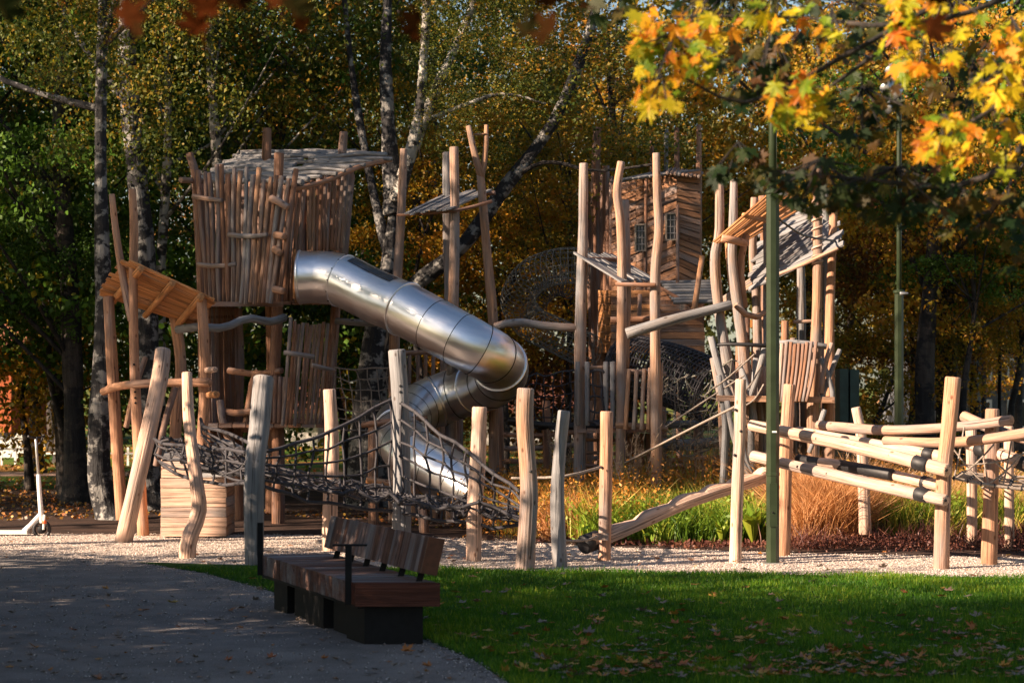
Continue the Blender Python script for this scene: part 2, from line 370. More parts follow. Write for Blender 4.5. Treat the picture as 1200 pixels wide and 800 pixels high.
# gravel pebbles
def pebbles(n):
    d = NR.uniform(20.8, 27.4, n); x = NR.uniform(-.3, .33, n) * d; p = np.stack([x, d, np.zeros(n)], 1); px, py = topx(p)
    lo = inter(EDGE_F, px); hi = inter(EDGE_B, px); ok = (py < lo + NR.normal(0, .7, n)) & (py > hi + NR.normal(0, 1, n)); p = p[ok]; n = len(p)
    r = NR.uniform(.005, .012, n) ; s = NR.uniform(.35, .7, (n, 3)); a = NR.uniform(0, 6.28, n)
    V = np.empty((n, 4, 4, 3))      # low four-sided stones: a squat pyramid of four quads
    ring = [np.stack([p[:, 0] + np.cos(a + k * math.pi / 2) * r * s[:, 0], p[:, 1] + np.sin(a + k * math.pi / 2) * r * s[:, 1], np.full(n, .009)], 1) for k in range(4)]
    upper = [np.stack([p[:, 0] + np.cos(a + k * math.pi / 2 + .3) * r * .6, p[:, 1] + np.sin(a + k * math.pi / 2 + .3) * r * .6, .009 + r * s[:, 2]], 1) for k in range(4)]
    for k in range(3):
        V[:, k, 0] = ring[(k + 2) % 4]; V[:, k, 1] = ring[(k + 3) % 4]; V[:, k, 2] = upper[(k + 3) % 4]; V[:, k, 3] = upper[(k + 2) % 4]
    for k in range(4): V[:, 3, k] = upper[k]
    t = np.repeat(NR.beta(2, 2, n), 16); return stuff('gravel_pebbles', V.reshape(-1, 3), t, STONE)
pebbles(78000)
def grit(n):
    d = NR.uniform(13.2, 24, n); x = NR.uniform(-.24, .02, n) * d; p = np.stack([x, d, np.full(n, .014)], 1); px, py = topx(p)
    e = inter(PATH_E, py, True); ok = (px < e + 3) & (py > inter(EDGE_F, px)); near = np.exp(-np.abs(px - e) / 25.0) + np.exp(-np.abs(py - inter(EDGE_F, px)) / 3.0); ok &= NR.uniform(size=n) < .12 + near
    p = p[ok]; n = len(p); a = NR.uniform(0, 6.28, n); r = NR.uniform(.004, .013, n); V = np.empty((n, 4, 3))
    for k in range(4): V[:, k] = p + np.stack([np.cos(a + k * 1.57) * r, np.sin(a + k * 1.57) * r, np.full(n, .001) + (k % 2) * r * .6], 1)
    return stuff('grit', V.reshape(-1, 3), np.repeat(NR.uniform(0, .7, n), 4), STONE)
grit(26000)
# maple leaf outline
MO = [(90, 1.0), (82, .70), (75, .76), (66, .42), (50, .60), (42, .92), (34, .60), (22, .66), (12, .36), (0, .42), (-8, .58), (-24, .36), (-55, .28), (-85, .10)]
def leaf_outline():
    pts = [(math.cos(math.radians(a)) * r, math.sin(math.radians(a)) * r) for a, r in MO]; return pts + [(-x, y) for x, y in pts[::-1]][:-1][0:0] + [(-x, y) for x, y in pts[1:][::-1]]
LO = leaf_outline()
def leaf_mesh(name, mat, size, curl):
    V = [(0, 0, 0)]; 
    for x, y in LO:
        V.append((x * size, y * size, -curl * size * (x * x + y * y) + R.uniform(-.05, .05) * size))
    n = len(LO); Fc = [(0, i + 1, (i + 1) % n + 1) for i in range(n)]
    b = len(V); s = size; V += [(-.012 * s, -.1 * s, 0), (.012 * s, -.1 * s, 0), (.02 * s + .1 * s, -.9 * s, -.2 * s), (.08 * s, -.9 * s, -.2 * s)]; Fc.append((b, b + 1, b + 2, b + 3))
    me = bpy.data.meshes.new(name); me.from_pydata(V, [], Fc); me.materials.append(mat); return me
def litter(name, P, size, mat, tints, flatness=.25, z=.02):
    V, Fc, T = [], [], []; n = len(LO)
    for p, s, t in zip(P, size, tints):
        b = len(V); a = R.uniform(0, 6.28); ca, sa = math.cos(a), math.sin(a); tx, ty = R.gauss(0, flatness), R.gauss(0, flatness); cu = R.uniform(-.35, .5)
        for x, y in [(0, 0)] + LO:
            X, Y = (x * ca - y * sa) * s, (x * sa + y * ca) * s
            V.append((p[0] + X, p[1] + Y, z + abs(tx * X + ty * Y) + cu * s * (x * x + y * y) * .6 + s * .12)); T.append(t)
        Fc += [(b, b + i + 1, b + (i + 1) % n + 1) for i in range(n)]
    o = mk(name, V, Fc, mat, None, False, None, T); o['kind'] = 'stuff'; return o
def lawn_pts(n, f):
    out = []
    while len(out) < n:
        px, py = R.uniform(0, 1200), 650 + 150 * f(R.random()); 
        if py < 690 and R.random() < .5: continue
        q = G(px, py); e = inter(PATH_E, np.array([py]), True)[0]
        out.append((q, px > e))
    return out
pp = lawn_pts(620, lambda u: 1 - (1 - u) ** 1.0 * (1 - u * .55))
gp = [q for q, g in pp if g]; hp = [q for q, g in pp if not g]
litter('fallen_leaves', gp, [R.uniform(.035, .075) for _ in gp], L_LITTER, [R.random() for _ in gp], .3, .035)
pp = [q for q, g in lawn_pts(520, lambda u: .25 + .75 * u ** .8) if not g]
litter('dry_leaves', pp, [R.uniform(.02, .055) for _ in pp], L_LITTER, [R.choice([R.uniform(0, .3), R.random()]) * .8 for _ in pp], .3, .012)
q = [G(R.uniform(620, 1200), R.triangular(715, 802, 802)) for _ in range(520)]
litter('fallen_leaves', q, [R.uniform(.03, .07) for _ in q], L_LITTER, [R.random() for _ in q], .3, .035)
for (px, py, lab, t) in ((446, 753, 'orange maple leaf leaning against the end of the bench base', .8), (201, 710, 'lone tan leaf lying on a light streak of the path', .95), (475, 768, 'orange brown leaf on the path just in front of the bench end', .7)):
    o = litter('fallen_leaf', [G(px, py)], [.07], L_LITTER, [t], .5, .02); del o['kind']; tag(o, lab, 'leaf', 'single fallen leaves on the path')
q = [G(R.uniform(-60, 1260), R.uniform(634, 672)) for _ in range(150)]
litter('gravel_leaves', q, [R.uniform(.025, .05) for _ in q], L_LITTER, [R.random() for _ in q], .3, .022)
# leaves lying over the park ground behind
def far_litter(n):
    d = NR.uniform(27, 70, n); x = NR.uniform(-.26, .26, n) * d; a = NR.uniform(0, 6.28, n); L = NR.uniform(.03, .065, n)
    b = np.stack([x, d, np.full(n, .012)], 1); t = b + np.stack([np.cos(a) * L, np.sin(a) * L, NR.uniform(0, .03, n)], 1)
    k = np.sin(x * .8 + 1) + np.sin(d * .9 + x * .3) > -.1; b, t, L = b[k], t[k], L[k]
    return stuff('leaf_litter', kites(b, t, L * .8), np.repeat(NR.uniform(.2, 1, len(b)), 4), L_LITTER)
far_litter(45000)
# ------------------------------------------------------------------ trees
def crown_mesh(name, ncl, per, rx, rz, cl, ls, mat, seed, droop=0.0, hollow=.35):
    r = np.random.RandomState(seed)
    u = r.normal(size=(ncl, 3)); u /= np.linalg.norm(u, axis=1)[:, None]; rad = hollow + (1 - hollow) * r.uniform(0, 1, ncl) ** .6
    c = u * rad[:, None] * np.array([rx, rx, rz]); lump = 1 + .22 * np.sin(u[:, 0] * 4 + seed) * np.sin(u[:, 2] * 5 + seed * 2) ; c *= lump[:, None]
    ct = r.beta(2, 2, ncl)
    cnt = (per * r.uniform(.4, 1.6, ncl)).astype(int); idx = np.repeat(np.arange(ncl), cnt); n = len(idx)
    g = r.normal(size=(n, 3)) * cl * np.array([1, 1, .75]); g[:, 2] -= droop * np.abs(r.normal(size=n)) 
    p = c[idx] + g; ax = r.normal(size=(n, 3)); ax[:, 2] -= .5; ax /= np.linalg.norm(ax, axis=1)[:, None]; L = r.uniform(.7, 1.3, n) * ls
    global NR; keep = NR; NR = r; V = kites(p, p + ax * L[:, None], L * .62); NR = keep
    t = np.clip(ct[idx] * .75 + r.uniform(-.15, .4, n), 0, 1)
    return fastmesh(name, V, 4, np.repeat(t, 4), mat)
def bough_mesh(name, nb, rx, rz, br, ncl, per, ls, mat, seed, droop=.05):
    r = np.random.RandomState(seed); C = []
    for _ in range(4000):
        u = r.normal(size=3); u /= np.linalg.norm(u); q = u * r.uniform(.2, 1) ** .5 * np.array([rx, rx, rz])
        if all(np.linalg.norm((q - c[0]) * np.array([1, 1, 1.5])) > br * 1.15 for c in C): C.append((q, r.uniform(.65, 1.25) * br, r.uniform(-.22, .22)))
        if len(C) >= nb: break
    Vs, Ts = [], []
    for q, b, tt in C:
        u = r.normal(size=(ncl, 3)); u /= np.linalg.norm(u, axis=1)[:, None]; u[:, 2] = np.abs(u[:, 2]) * np.where(r.uniform(size=ncl) < .75, 1, -1)
        c = q + u * (r.uniform(.45, 1, ncl) ** .5)[:, None] * np.array([b, b, b * .55]); ct = r.beta(2, 2, ncl)
        idx = np.repeat(np.arange(ncl), (per * r.uniform(.3, 1.7, ncl)).astype(int)); n = len(idx)
        p = c[idx] + r.normal(size=(n, 3)) * np.array([.17, .17, .10]); p[:, 2] -= droop * np.abs(r.normal(size=n))
        ax = r.normal(size=(n, 3)); ax[:, 2] -= .4; ax /= np.linalg.norm(ax, axis=1)[:, None]; L = r.uniform(.6, 1.3, n) * ls
        global NR; keep = NR; NR = r; Vs.append(kites(p, p + ax * L[:, None], L * .62)); NR = keep
        Ts.append(np.repeat(np.clip(ct[idx] * .6 + tt + .05 + r.uniform(-.1, .4, n), 0, 1), 4))
    me = fastmesh(name, np.concatenate(Vs), 4, np.concatenate(Ts), mat); me['boughs'] = [float(v) for c in C for v in c[0]]; return me
CR = {'birch': bough_mesh('crown', 34, 2.6, 5.2, 1.0, 22, 26, .085, L_BIRCH, 3, .35),
      'birch2': bough_mesh('crown', 28, 2.4, 4.8, 1.0, 22, 28, .085, L_BIRCH, 5, .3),
      'broad': bough_mesh('crown', 26, 3.1, 3.8, 1.25, 26, 28, .11, L_GREEN, 8),
      'broad2': bough_mesh('crown', 22, 2.7, 3.2, 1.1, 26, 28, .11, L_OCHRE, 13),
      'shade': crown_mesh('crown', 330, 75, 4.0, 3.6, .33, .14, L_MAPLES, 21, .1, .0),
      'bush': bough_mesh('crown', 12, 1.4, 1.1, .65, 22, 26, .075, L_GREEN, 34)}
def tree(name, x, y, h, rt, crowns, bk, label, cat='tree', group=None, pts=None, limbs=5, flare=1.6, seed=None, z0=0):
    """crowns: list of (mesh key, material, dx, dy, z, scale)"""
    rr = random.Random(seed if seed is not None else int(x * 31 + y * 17)); t = thing(name, (x, y, 0), label, cat, group)
    P = pts or [(x, y, -.05), (x + rr.uniform(-.1, .1), y, h * .3), (x + rr.uniform(-.3, .3), y + rr.uniform(-.2, .2), h * .65), (x + rr.uniform(-.5, .5), y, h)]
    P = [Vector(p) for p in P]; f = lambda u: rt * (1 - .75 * u) * (1 + (flare - 1) * math.exp(-u * h / .35))
    g = [tube_geo(P, f, 14, max(10, int(h / .35)), .10, True)]
    C = catmull(P, 20)
    for k in range(limbs):
        b = C[rr.randint(8, 18)]; a = rr.uniform(0, 6.28); L = rr.uniform(1.5, 3.2)
        e = b + Vector((math.cos(a) * L, math.sin(a) * L, L * rr.uniform(.4, 1.1))); m = b.lerp(e, .5) + Vector((0, 0, -.2))
        g.append(tube_geo([b, m, e], (rt * .3, rt * .08), 7, 6, .1, False))
    for (key, mat, dx, dy, z, s) in crowns:
        if key in ('shade', 'bush') or abs(x) > .24 * y + 2: continue
        q = CR[key]['boughs']
        for k in range(0, len(q), 9):
            e = Vector((x + dx + q[k] * s, y + dy + q[k + 1] * s, z + q[k + 2] * s)); 
            if e.z < 4 or name in ('multi_stem_birch', 'old_birch'): continue
            hb = max(.8, e.z - 1.2 - .5 * math.hypot(e.x - x, e.y - y)); b = min(C, key=lambda v: abs(v.z - hb))
            g.append(tube_geo([b, b.lerp(e, .5) + Vector((0, 0, .15)), e], (max(.02, rt * .22), .012), 5, 5, .15, False))
    V, Fc, A = merge(g); mk('trunk', V, Fc, bk, t, True, A)
    for (key, mat, dx, dy, z, s) in crowns:
        o = link('crown', CR[key], (dx, dy, z), t, (rr.uniform(-.15, .15), rr.uniform(-.15, .15), rr.uniform(0, 6.28)), (s * rr.uniform(.9, 1.1), s * rr.uniform(.9, 1.1), s))
        o.material_slots[0].link = 'OBJECT'; o.material_slots[0].material = mat
    return t
def X(px, d): return (px - 600) / F * d
# trees one can tell apart
x = X(90, 33.5)
tree('dark_trunk_tree', x, 33.5, 9, .17, [('broad', L_GREEN, -1.6, .6, 4.6, .78), ('broad', L_GREEN, -.3, .2, 3.6, .42), ('broad2', L_OCHRE, -2.6, -.2, 3.1, .45)], B_DARK, 'dark straight trunk under low green foliage, left of the rooted birch')
x = X(121, 29.5)
tree('old_birch', x, 29.5, 9, .17, [('birch', L_BIRCH, .2, 1.0, 7.6, .7), ('birch2', L_BIRCH, -.1, -.9, 6.9, .38)], B_OLDB, 'old birch with black and white bark and flared roots left of the shelter', pts=[(x + .12, 29.5, -.05), (x - .05, 29.5, .6), (x, 29.5, 2.5), (x - .03, 29.5, 5), (x + .1, 29.5, 9)], flare=2.4, limbs=3)
x = X(172, 31.5)
tree('old_birch', x, 31.5, 10, .2, [('birch2', L_BIRCH, 0, 1.0, 8.0, .7)], B_OLDB, 'thick birch trunk standing behind the open log shelter', flare=2.2, limbs=3)
x = X(258, 33.6)
tree('birch', x, 33.6, 12, .10, [('birch', L_BIRCH, .6, 1.8, 8, .8)], B_BIRCH, 'white birch stem rising behind the left corner of the log cabin', limbs=4)
x = X(188, 34)
tree('birch', x, 34, 12, .10, [('birch2', L_BIRCH, -.8, 1.8, 8.5, .8)], B_BIRCH, 'white birch stem far left, above the shelter roof', pts=[(x, 34, 0), (x, 34, 3), (x + .1, 34, 6), (x - .2, 34, 12)])
x = X(432, 32.5)
tree('multi_stem_birch', x, 32.5, 4.3, .25, [('birch', L_BIRCH, -1.5, 1.2, 8.3, .85), ('birch2', L_BIRCH, 1.2, 1.6, 8.0, .75)], B_OLDB, 'big old birch with thick dark trunk forking behind the slide',
     pts=[W(432, 600, 32.5), W(430, 500, 32.5), W(438, 400, 32.5), W(452, 330, 32.5), W(462, 240, 32.5)], limbs=0, flare=1.5)
bt = [o for o in bpy.data.objects if o.name.startswith('multi_stem_birch')][-1]
for pix, wd, mt in (([(462, 250, 32.5), (455, 150, 32.6), (452, 60, 32.8), (458, -60, 33)], (24, 9), B_OLDB), ([(464, 235, 32.4), (488, 150, 32.3), (497, 60, 32.2), (502, -60, 32)], (17, 8), B_BIRCH),
                    ([(470, 220, 32.5), (505, 120, 32.6), (545, 30, 33), (580, -60, 33)], (14, 7), B_BIRCH), ([(455, 300, 32.5), (432, 200, 32.8), (412, 80, 33), (400, -40, 33)], (12, 6), B_OLDB)):
    plog('stem', pix, wd, mt, bt, wob=.12, sides=9)
x = X(418, 34)
t = thing('leaning_birch', W(436, 588, 34), 'birch leaning far to the right behind the small canopy', 'tree')
plog('trunk', [(440, 590, 34), (446, 440, 34), (470, 352, 33.6), (540, 290, 33.2), (590, 222, 33), (650, 140, 33), (690, 40, 33), (715, -60, 33)], (22, 11), B_OLDB, t, wob=.1, sides=12)
plog('branch', [(600, 210, 33), (640, 190, 32.8), (700, 200, 32.6), (770, 192, 32.4)], (6, 3), B_DARK, t, wob=.15, sides=6)
plog('branch', [(480, 150, 32.6), (540, 125, 32.4), (590, 110, 32.4), (640, 122, 32.4)], (7, 3), B_BIRCH, bt, wob=.15, sides=6)
o = link('crown', CR['birch'], tuple(Vector(W(560, 60, 32.2)) - LOC[t.name]), t, (0, 0, 2), (.42, .3, .3)); o = link('crown', CR['birch2'], tuple(Vector(W(690, 20, 33.6)) - LOC[t.name]), t, (0, 0, 1), (.75, .75, .6))
for px, d, lab in ((1088, 37, 'left and thicker dark trunk seen right of the tall floodlight pole'), (1112, 38.5, 'slimmer brown trunk just right of the thick dark trunk'), (1150, 47, 'thin trunk behind the dark street lamp')):
    x = X(px, d); tree('park_tree', x, d, 9, .2 if px < 1120 else .11, [('broad2' if px != 1112 else 'broad', L_OCHRE if px != 1112 else L_GREEN, .4, .4, 5.2, .8)], B_DARK, lab, pts=[(x, d, 0), (x - .05, d, 2), (x + .2, d, 5), (x + .5, d, 9)] if px == 1088 else None)
# low colourful crowns and shrubs right behind the playground
for i, (px, d, z, key, mat, s, lab) in enumerate((
    (35, 37, 1.9, 'bush', L_OCHRE, 1.3, 'yellowing low crown above the white boards at far left'), (75, 35, 2.9, 'bush', L_GREEN, 1.5, 'bright green crown left of the open shelter'),
    (270, 36, 2.0, 'bush', L_GREEN, 1.4, 'green shrub seen under the log cabin'), (410, 37, 3.0, 'bush', L_GREEN, 1.5, 'green shrub behind the slide entrance'),
    (505, 34.6, 4.4, 'broad2', L_OCHRE, .52, 'golden yellow tree behind the small grey canopy'), (590, 35.5, 3.4, 'broad2', L_OCHRE, .55, 'golden tree behind the turn of the slide'), (665, 36.5, 4.8, 'broad2', L_OCHRE, .5, 'golden brown tree left of the plank house'),
    (640, 38, 1.8, 'bush', L_RUST, 1.2, 'rust red shrub under the rope tunnel'), (1020, 38, 1.9, 'broad2', L_OCHRE, .55, 'orange leaved tree behind the green cabinet'),
    (1062, 40, 3.4, 'broad2', L_RUST, .6, 'rusty tree left of the two dark trunks'), (1190, 38.5, 3.3, 'broad2', L_OCHRE, .45, 'yellow crown around the dark street lamp'),
    (1135, 37, 4.3, 'broad', L_GREEN, .42, 'yellow green crown above the two dark trunks'), (455, 40, 1.9, 'bush', L_OCHRE, 1.3, 'yellow shrub behind the old birch trunk'))):
    x = X(px, d); tree('low_tree', x, d, z + .3, .07, [(key, mat, 0, 0, z, s)], B_DARK, lab, 'tree', 'low trees behind the playground', limbs=3)
# the wood behind: rows of trees that run on out of the frame to the left, where the sun comes from
kinds = [('birch', L_BIRCH), ('broad', L_GREEN), ('birch2', L_BIRCH), ('broad2', L_RUST), ('broad', L_OCHRE), ('birch', L_OCHRE)]
rows = [(36.5, -9.6, 6, 3.4, 7.2), (43, -11.5, 9.8, 3.5, 6.6), (50, -13, 12, 3.6, 6.6), (58, -15, 14, 3.6, 7.0)]
rr = random.Random(5); k = 0
for (dy, x0, x1, stp, zc) in rows:
    x = x0
    while x < x1:
        px = 600 + x / dy * F; key, mat = kinds[rr.randrange(6)]
        if px < 420: key, mat = rr.choice([('birch', L_BIRCH), ('broad', L_GREEN), ('broad', L_FAR), ('birch2', L_RUST)])
        elif px < 820: key, mat = rr.choice([('birch', L_BIRCH), ('birch2', L_BIRCH), ('birch', L_OCHRE), ('broad2', L_OCHRE)])
        else: key, mat = rr.choice([('broad', L_RUST), ('birch', L_RUST), ('broad2', L_OCHRE), ('broad', L_FAR)])
        yy = dy + rr.uniform(-1.2, 1.2); z = zc + rr.uniform(-.8, .8)
        if dy > 37 or px < 430:
            cs = [(key, mat, rr.uniform(-.4, .4), 0, z, .92)]
            if rr.random() < .5: cs.append((rr.choice(['broad', 'broad2']), mat, rr.uniform(-1, 1), .5, 3.4, .6))
            bk = rr.choice([B_BIRCH, B_OLDB, B_DARK]) if key.startswith('birch') else B_DARK
            lm_ = [n_ for lim_, n_ in ((-40, 'left of the picture'), (60, 'above the white railing'), (130, 'behind the rooted birch'), (230, 'above the open shelter'), (330, 'behind the left half of the log cabin'), (430, 'behind the right half of the log cabin'), (500, 'behind the forking birch'), (590, 'behind the small grey canopy'), (670, 'behind the upper rope tunnel'), (760, 'behind the left posts of the plank house'), (840, 'behind the plank house wall'), (930, 'behind the orange slatted canopy'), (1010, 'behind the crooked post tower'), (1080, 'behind the floodlight pole'), (1160, 'behind the two dark trunks'), (9999, 'beyond the dark street lamp')) if px < lim_][0]
            kn_ = {'birch_foliage': 'olive green', 'green_foliage': 'green', 'rusty_foliage': 'rusty brown', 'ochre_foliage': 'golden', 'far_foliage': 'dark olive'}[mat.name.split('.')[0]]
            tree('wood_tree', x, yy, 11 if key.startswith('birch') else 8, rr.uniform(.09, .17), cs, bk, kn_ + (' birch' if key.startswith('birch') else ' broad tree') + ' ' + lm_ + ', ' + {36.5: 'nearest row', 43: 'second row', 50: 'third row', 58: 'farthest row'}[dy], 'tree', 'trees of the wood behind the playground', limbs=4, seed=k)
            k += 1
        x += stp * rr.uniform(.8, 1.2)
# far mass of foliage that closes the view
n = 60000; V0 = NR.uniform([-24, 66, .2], [24, 72, 21], (n, 3)); V0[:, 1] += 1.5 * np.sin(V0[:, 0] * .5) + np.sin(V0[:, 2] * .8); a = NR.normal(size=(n, 3)); a /= np.linalg.norm(a, axis=1)[:, None]; L = NR.uniform(.15, .42, n)
stuff('distant_wood', kites(V0, V0 + a * L[:, None], L * .7), np.repeat(np.clip(.5 + .3 * np.sin(V0[:, 0] * .7) * np.sin(V0[:, 2] * .6 + 1) + NR.normal(0, .2, n), 0, 1), 4), L_FAR)
# trees left of the picture that shade the path, bench and lawn
for i, (x, y, z, sx, sz) in enumerate(((-10.5, 7.6, 4.6, 1.0, .95), (-15, 4.6, 6.6, 1.0, 1.0), (-8.0, 14.7, 2.6, .70, .38), (-9.2, 18.0, 1.7, .38, .26), (-12.0, 5.2, 3.4, .8, .8), (-12.5, 7.2, 7.6, .9, .7), (-16.5, 3.2, 9.2, 1.05, .9), (-21, 1.5, 11.0, 1.15, 1.0))):
    t = tree('shade_maple', x, y, z + 1.5, .2, [('shade', L_MAPLES, 0, 0, z, 1)], B_DARK, ['broad maple standing just left of the path', 'tallest maple at the far left of the path', 'low wide maple left of the bench', 'small round maple where path and gravel meet at the left', 'maple with a low crown left of the lawn', 'slim high crowned maple left of the path', 'second high maple further left of the path', 'farthest and highest maple left of the path'][i], 'tree', 'maples left of the path', limbs=3, seed=i)
    t.children[-1].scale = (sx, sx, sz)
for i, (x, y, z, s) in enumerate(((-13, 24, 8.2, .85), (-11.5, 21.5, 7.2, .55), (-12.5, 29.5, 4.6, .85), (-15.5, 30.5, 12.5, 1.15), (-13.5, 35.5, 4.8, .9), (-18, 34.5, 11.5, 1.25), (-14.5, 41, 5.5, .95), (-11.6, 33.8, 10.2, .8), (-20.5, 29.5, 13.5, 1.2), (-13, 37.5, 10.5, 1.0))):  # unseen trees added out of frame to shade the tower and left background
    tree('shade_birch', x, y, z, .16, [('shade', L_GREEN, 0, 0, z, s)], B_OLDB, ['tall tree left of the playground nearest the log cabin tower', 'slim tree beside the gravel at the left', 'low green tree left of the shelter', 'tallest tree left of the playground', 'low green tree left of the white railing', 'tall tree beyond the low ones at the left', 'far low tree left of the distant path', 'slender high tree left of the old birch', 'outermost high tree left of the playground', 'high tree left of the nearest wood row'][i], 'tree', 'trees left of the playground', limbs=3, seed=50 + i)
for i, (x, y, z, q) in enumerate(((7.5, -6.5, 7.2, 1.0), (-3, -12, 7.5, 1.2), (11.5, 10.5, 6.0, 1.0), (12.5, 18.5, 6.5, 1.05), (13.5, 27, 6.0, 1.1))):  # unseen trees added behind and beside the camera to block sky light
    tree('park_maple', x, y, z, .2, [('shade', L_MAPLES, 0, 0, z, q)], B_DARK, ['maple standing behind the camera to the right', 'maple standing behind the camera to the left', 'maple right of the lawn', 'second maple right of the lawn', 'maple right of the rail frame', 'maple over the lawn edge right of the camera'][i], 'tree', 'maples around the lawn', limbs=3, seed=80 + i)
# ------------------------------------------------------------------ the maple that hangs in from the right
mt = thing('maple_tree', (5.2, 9.6, 0), 'autumn maple whose yellow and orange branches hang into the top right', 'tree')
log('trunk', [(5.2, 9.6, -.05), (5.1, 9.6, 2), (4.6, 9.7, 4), (4.4, 9.7, 7)], (.24, .1), B_DARK, mt, sides=14, wob=.08)
lm = [leaf_mesh('leaf', L_MAPLE, .060, cu) for cu in (.15, .35, -.1)]
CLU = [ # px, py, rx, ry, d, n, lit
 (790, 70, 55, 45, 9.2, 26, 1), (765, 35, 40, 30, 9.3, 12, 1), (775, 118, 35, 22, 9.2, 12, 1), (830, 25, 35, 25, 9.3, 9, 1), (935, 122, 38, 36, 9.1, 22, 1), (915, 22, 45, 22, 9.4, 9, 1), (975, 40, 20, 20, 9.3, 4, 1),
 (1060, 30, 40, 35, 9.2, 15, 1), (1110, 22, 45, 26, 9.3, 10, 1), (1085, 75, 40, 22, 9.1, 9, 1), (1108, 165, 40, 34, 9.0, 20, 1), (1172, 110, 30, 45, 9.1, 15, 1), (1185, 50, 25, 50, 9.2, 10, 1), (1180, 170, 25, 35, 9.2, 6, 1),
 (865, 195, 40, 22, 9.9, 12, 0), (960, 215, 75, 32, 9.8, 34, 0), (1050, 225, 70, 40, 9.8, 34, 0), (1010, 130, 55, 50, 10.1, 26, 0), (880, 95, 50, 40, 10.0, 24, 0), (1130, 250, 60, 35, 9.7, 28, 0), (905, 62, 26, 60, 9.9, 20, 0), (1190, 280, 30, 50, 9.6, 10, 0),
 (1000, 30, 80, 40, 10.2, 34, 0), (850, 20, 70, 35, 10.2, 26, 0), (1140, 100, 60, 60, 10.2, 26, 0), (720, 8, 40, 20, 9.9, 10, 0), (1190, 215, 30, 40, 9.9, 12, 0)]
rr = random.Random(9); tw = []; SL = []; cntl = 0
MB = Vector((5.2, 9.6, 0))
from mathutils import Euler
for (px, py, rx, ry, d, n, lit) in CLU:
    cpt = W(px, py, d)
    for i in range(int(n * (2.1 if lit else 1.9))):
        a = rr.uniform(0, 6.28); q = rr.random() ** .6
        p = W(px + math.cos(a) * rx * q, py + math.sin(a) * ry * q, d + rr.gauss(0, .14))
        e = (rr.gauss(-2.0, .4), rr.gauss(0, .45), rr.gauss(-.4, .65)); s_ = rr.uniform(.7, 1.25)
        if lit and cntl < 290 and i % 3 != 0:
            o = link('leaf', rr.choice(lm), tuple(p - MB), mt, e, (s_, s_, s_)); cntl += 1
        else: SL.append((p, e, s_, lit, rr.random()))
        if rr.random() < .25: tw.append(([cpt + Vector((0, 0, .1)), p], .0035))
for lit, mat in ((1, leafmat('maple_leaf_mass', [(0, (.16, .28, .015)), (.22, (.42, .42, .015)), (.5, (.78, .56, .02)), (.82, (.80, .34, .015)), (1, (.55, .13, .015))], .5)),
                 (0, leafmat('maple_leaf_dark', [(0, (.012, .035, .008)), (.4, (.04, .065, .01)), (.7, (.10, .075, .01)), (1, (.12, .035, .01))], .4))):  # darker colours paint the shade onto the unlit clusters
    V, Fc, T = [], [], []; nn = len(LO)
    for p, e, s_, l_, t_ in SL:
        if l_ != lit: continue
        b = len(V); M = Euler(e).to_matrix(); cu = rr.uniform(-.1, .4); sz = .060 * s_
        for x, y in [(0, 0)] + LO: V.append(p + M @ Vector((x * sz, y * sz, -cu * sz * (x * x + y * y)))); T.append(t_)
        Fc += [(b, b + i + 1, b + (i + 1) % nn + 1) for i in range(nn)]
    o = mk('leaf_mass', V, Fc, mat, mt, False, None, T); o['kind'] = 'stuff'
def W2(*a): return W(*a)
for pix, wd in (([(1330, -80, 9.8), (1150, -20, 9.6), (1000, 60, 9.5), (880, 120, 9.3), (800, 90, 9.2)], (11, 3)), ([(1330, 40, 9.9), (1230, 140, 9.7), (1140, 215, 9.7), (1010, 210, 9.7), (900, 200, 9.9)], (12, 3)),
                ([(1320, 60, 9.6), (1230, 90, 9.3), (1160, 130, 9.1), (1110, 160, 9.0)], (8, 3)), ([(1300, -60, 9.5), (1150, 10, 9.3), (1040, 30, 9.2), (930, 20, 9.4), (790, 20, 9.3)], (8, 3)), ([(1060, 40, 9.5), (1000, 82, 9.4), (950, 118, 9.2), (925, 125, 9.1)], (6, 2))):
    P = [W(*p) for p in pix]; log('branch', P, (SZ(wd[0] / 2, 9.5), SZ(wd[1] / 2, 9.5)), B_DARK, mt, sides=7, wob=.15)
g = [tube_geo(p, r_, 4, 2, cap=False) for p, r_ in tw]; V, Fc, A = merge(g); o = mk('twigs', V, Fc, B_DARK, mt, True, A); o['kind'] = 'stuff'
# the rest of its canopy, above the frame
n = 5200; V0 = NR.normal(size=(n, 3)) * np.array([2.6, 1.1, .55]) + np.array([2.4, 10.2, 4.6]); V0 = V0[(V0[:, 2] > 1.85 + V0[:, 1] * .158)]; V, Fc, T = [], [], []; nn = len(LO)
for p in V0[::2]:
    b = len(V); M = Euler((rr.gauss(-2, .5), rr.gauss(0, .5), rr.uniform(0, 6.28))).to_matrix(); sz = rr.uniform(.05, .08); tt = rr.random(); p = Vector(p)
    for x, y in [(0, 0)] + LO: V.append(p + M @ Vector((x * sz, y * sz, -.2 * sz * (x * x + y * y)))); T.append(tt)
    Fc += [(b, b + i + 1, b + (i + 1) % nn + 1) for i in range(nn)]
o = mk('foliage', V, Fc, L_MAPLES, mt, False, None, T); o['kind'] = 'stuff'
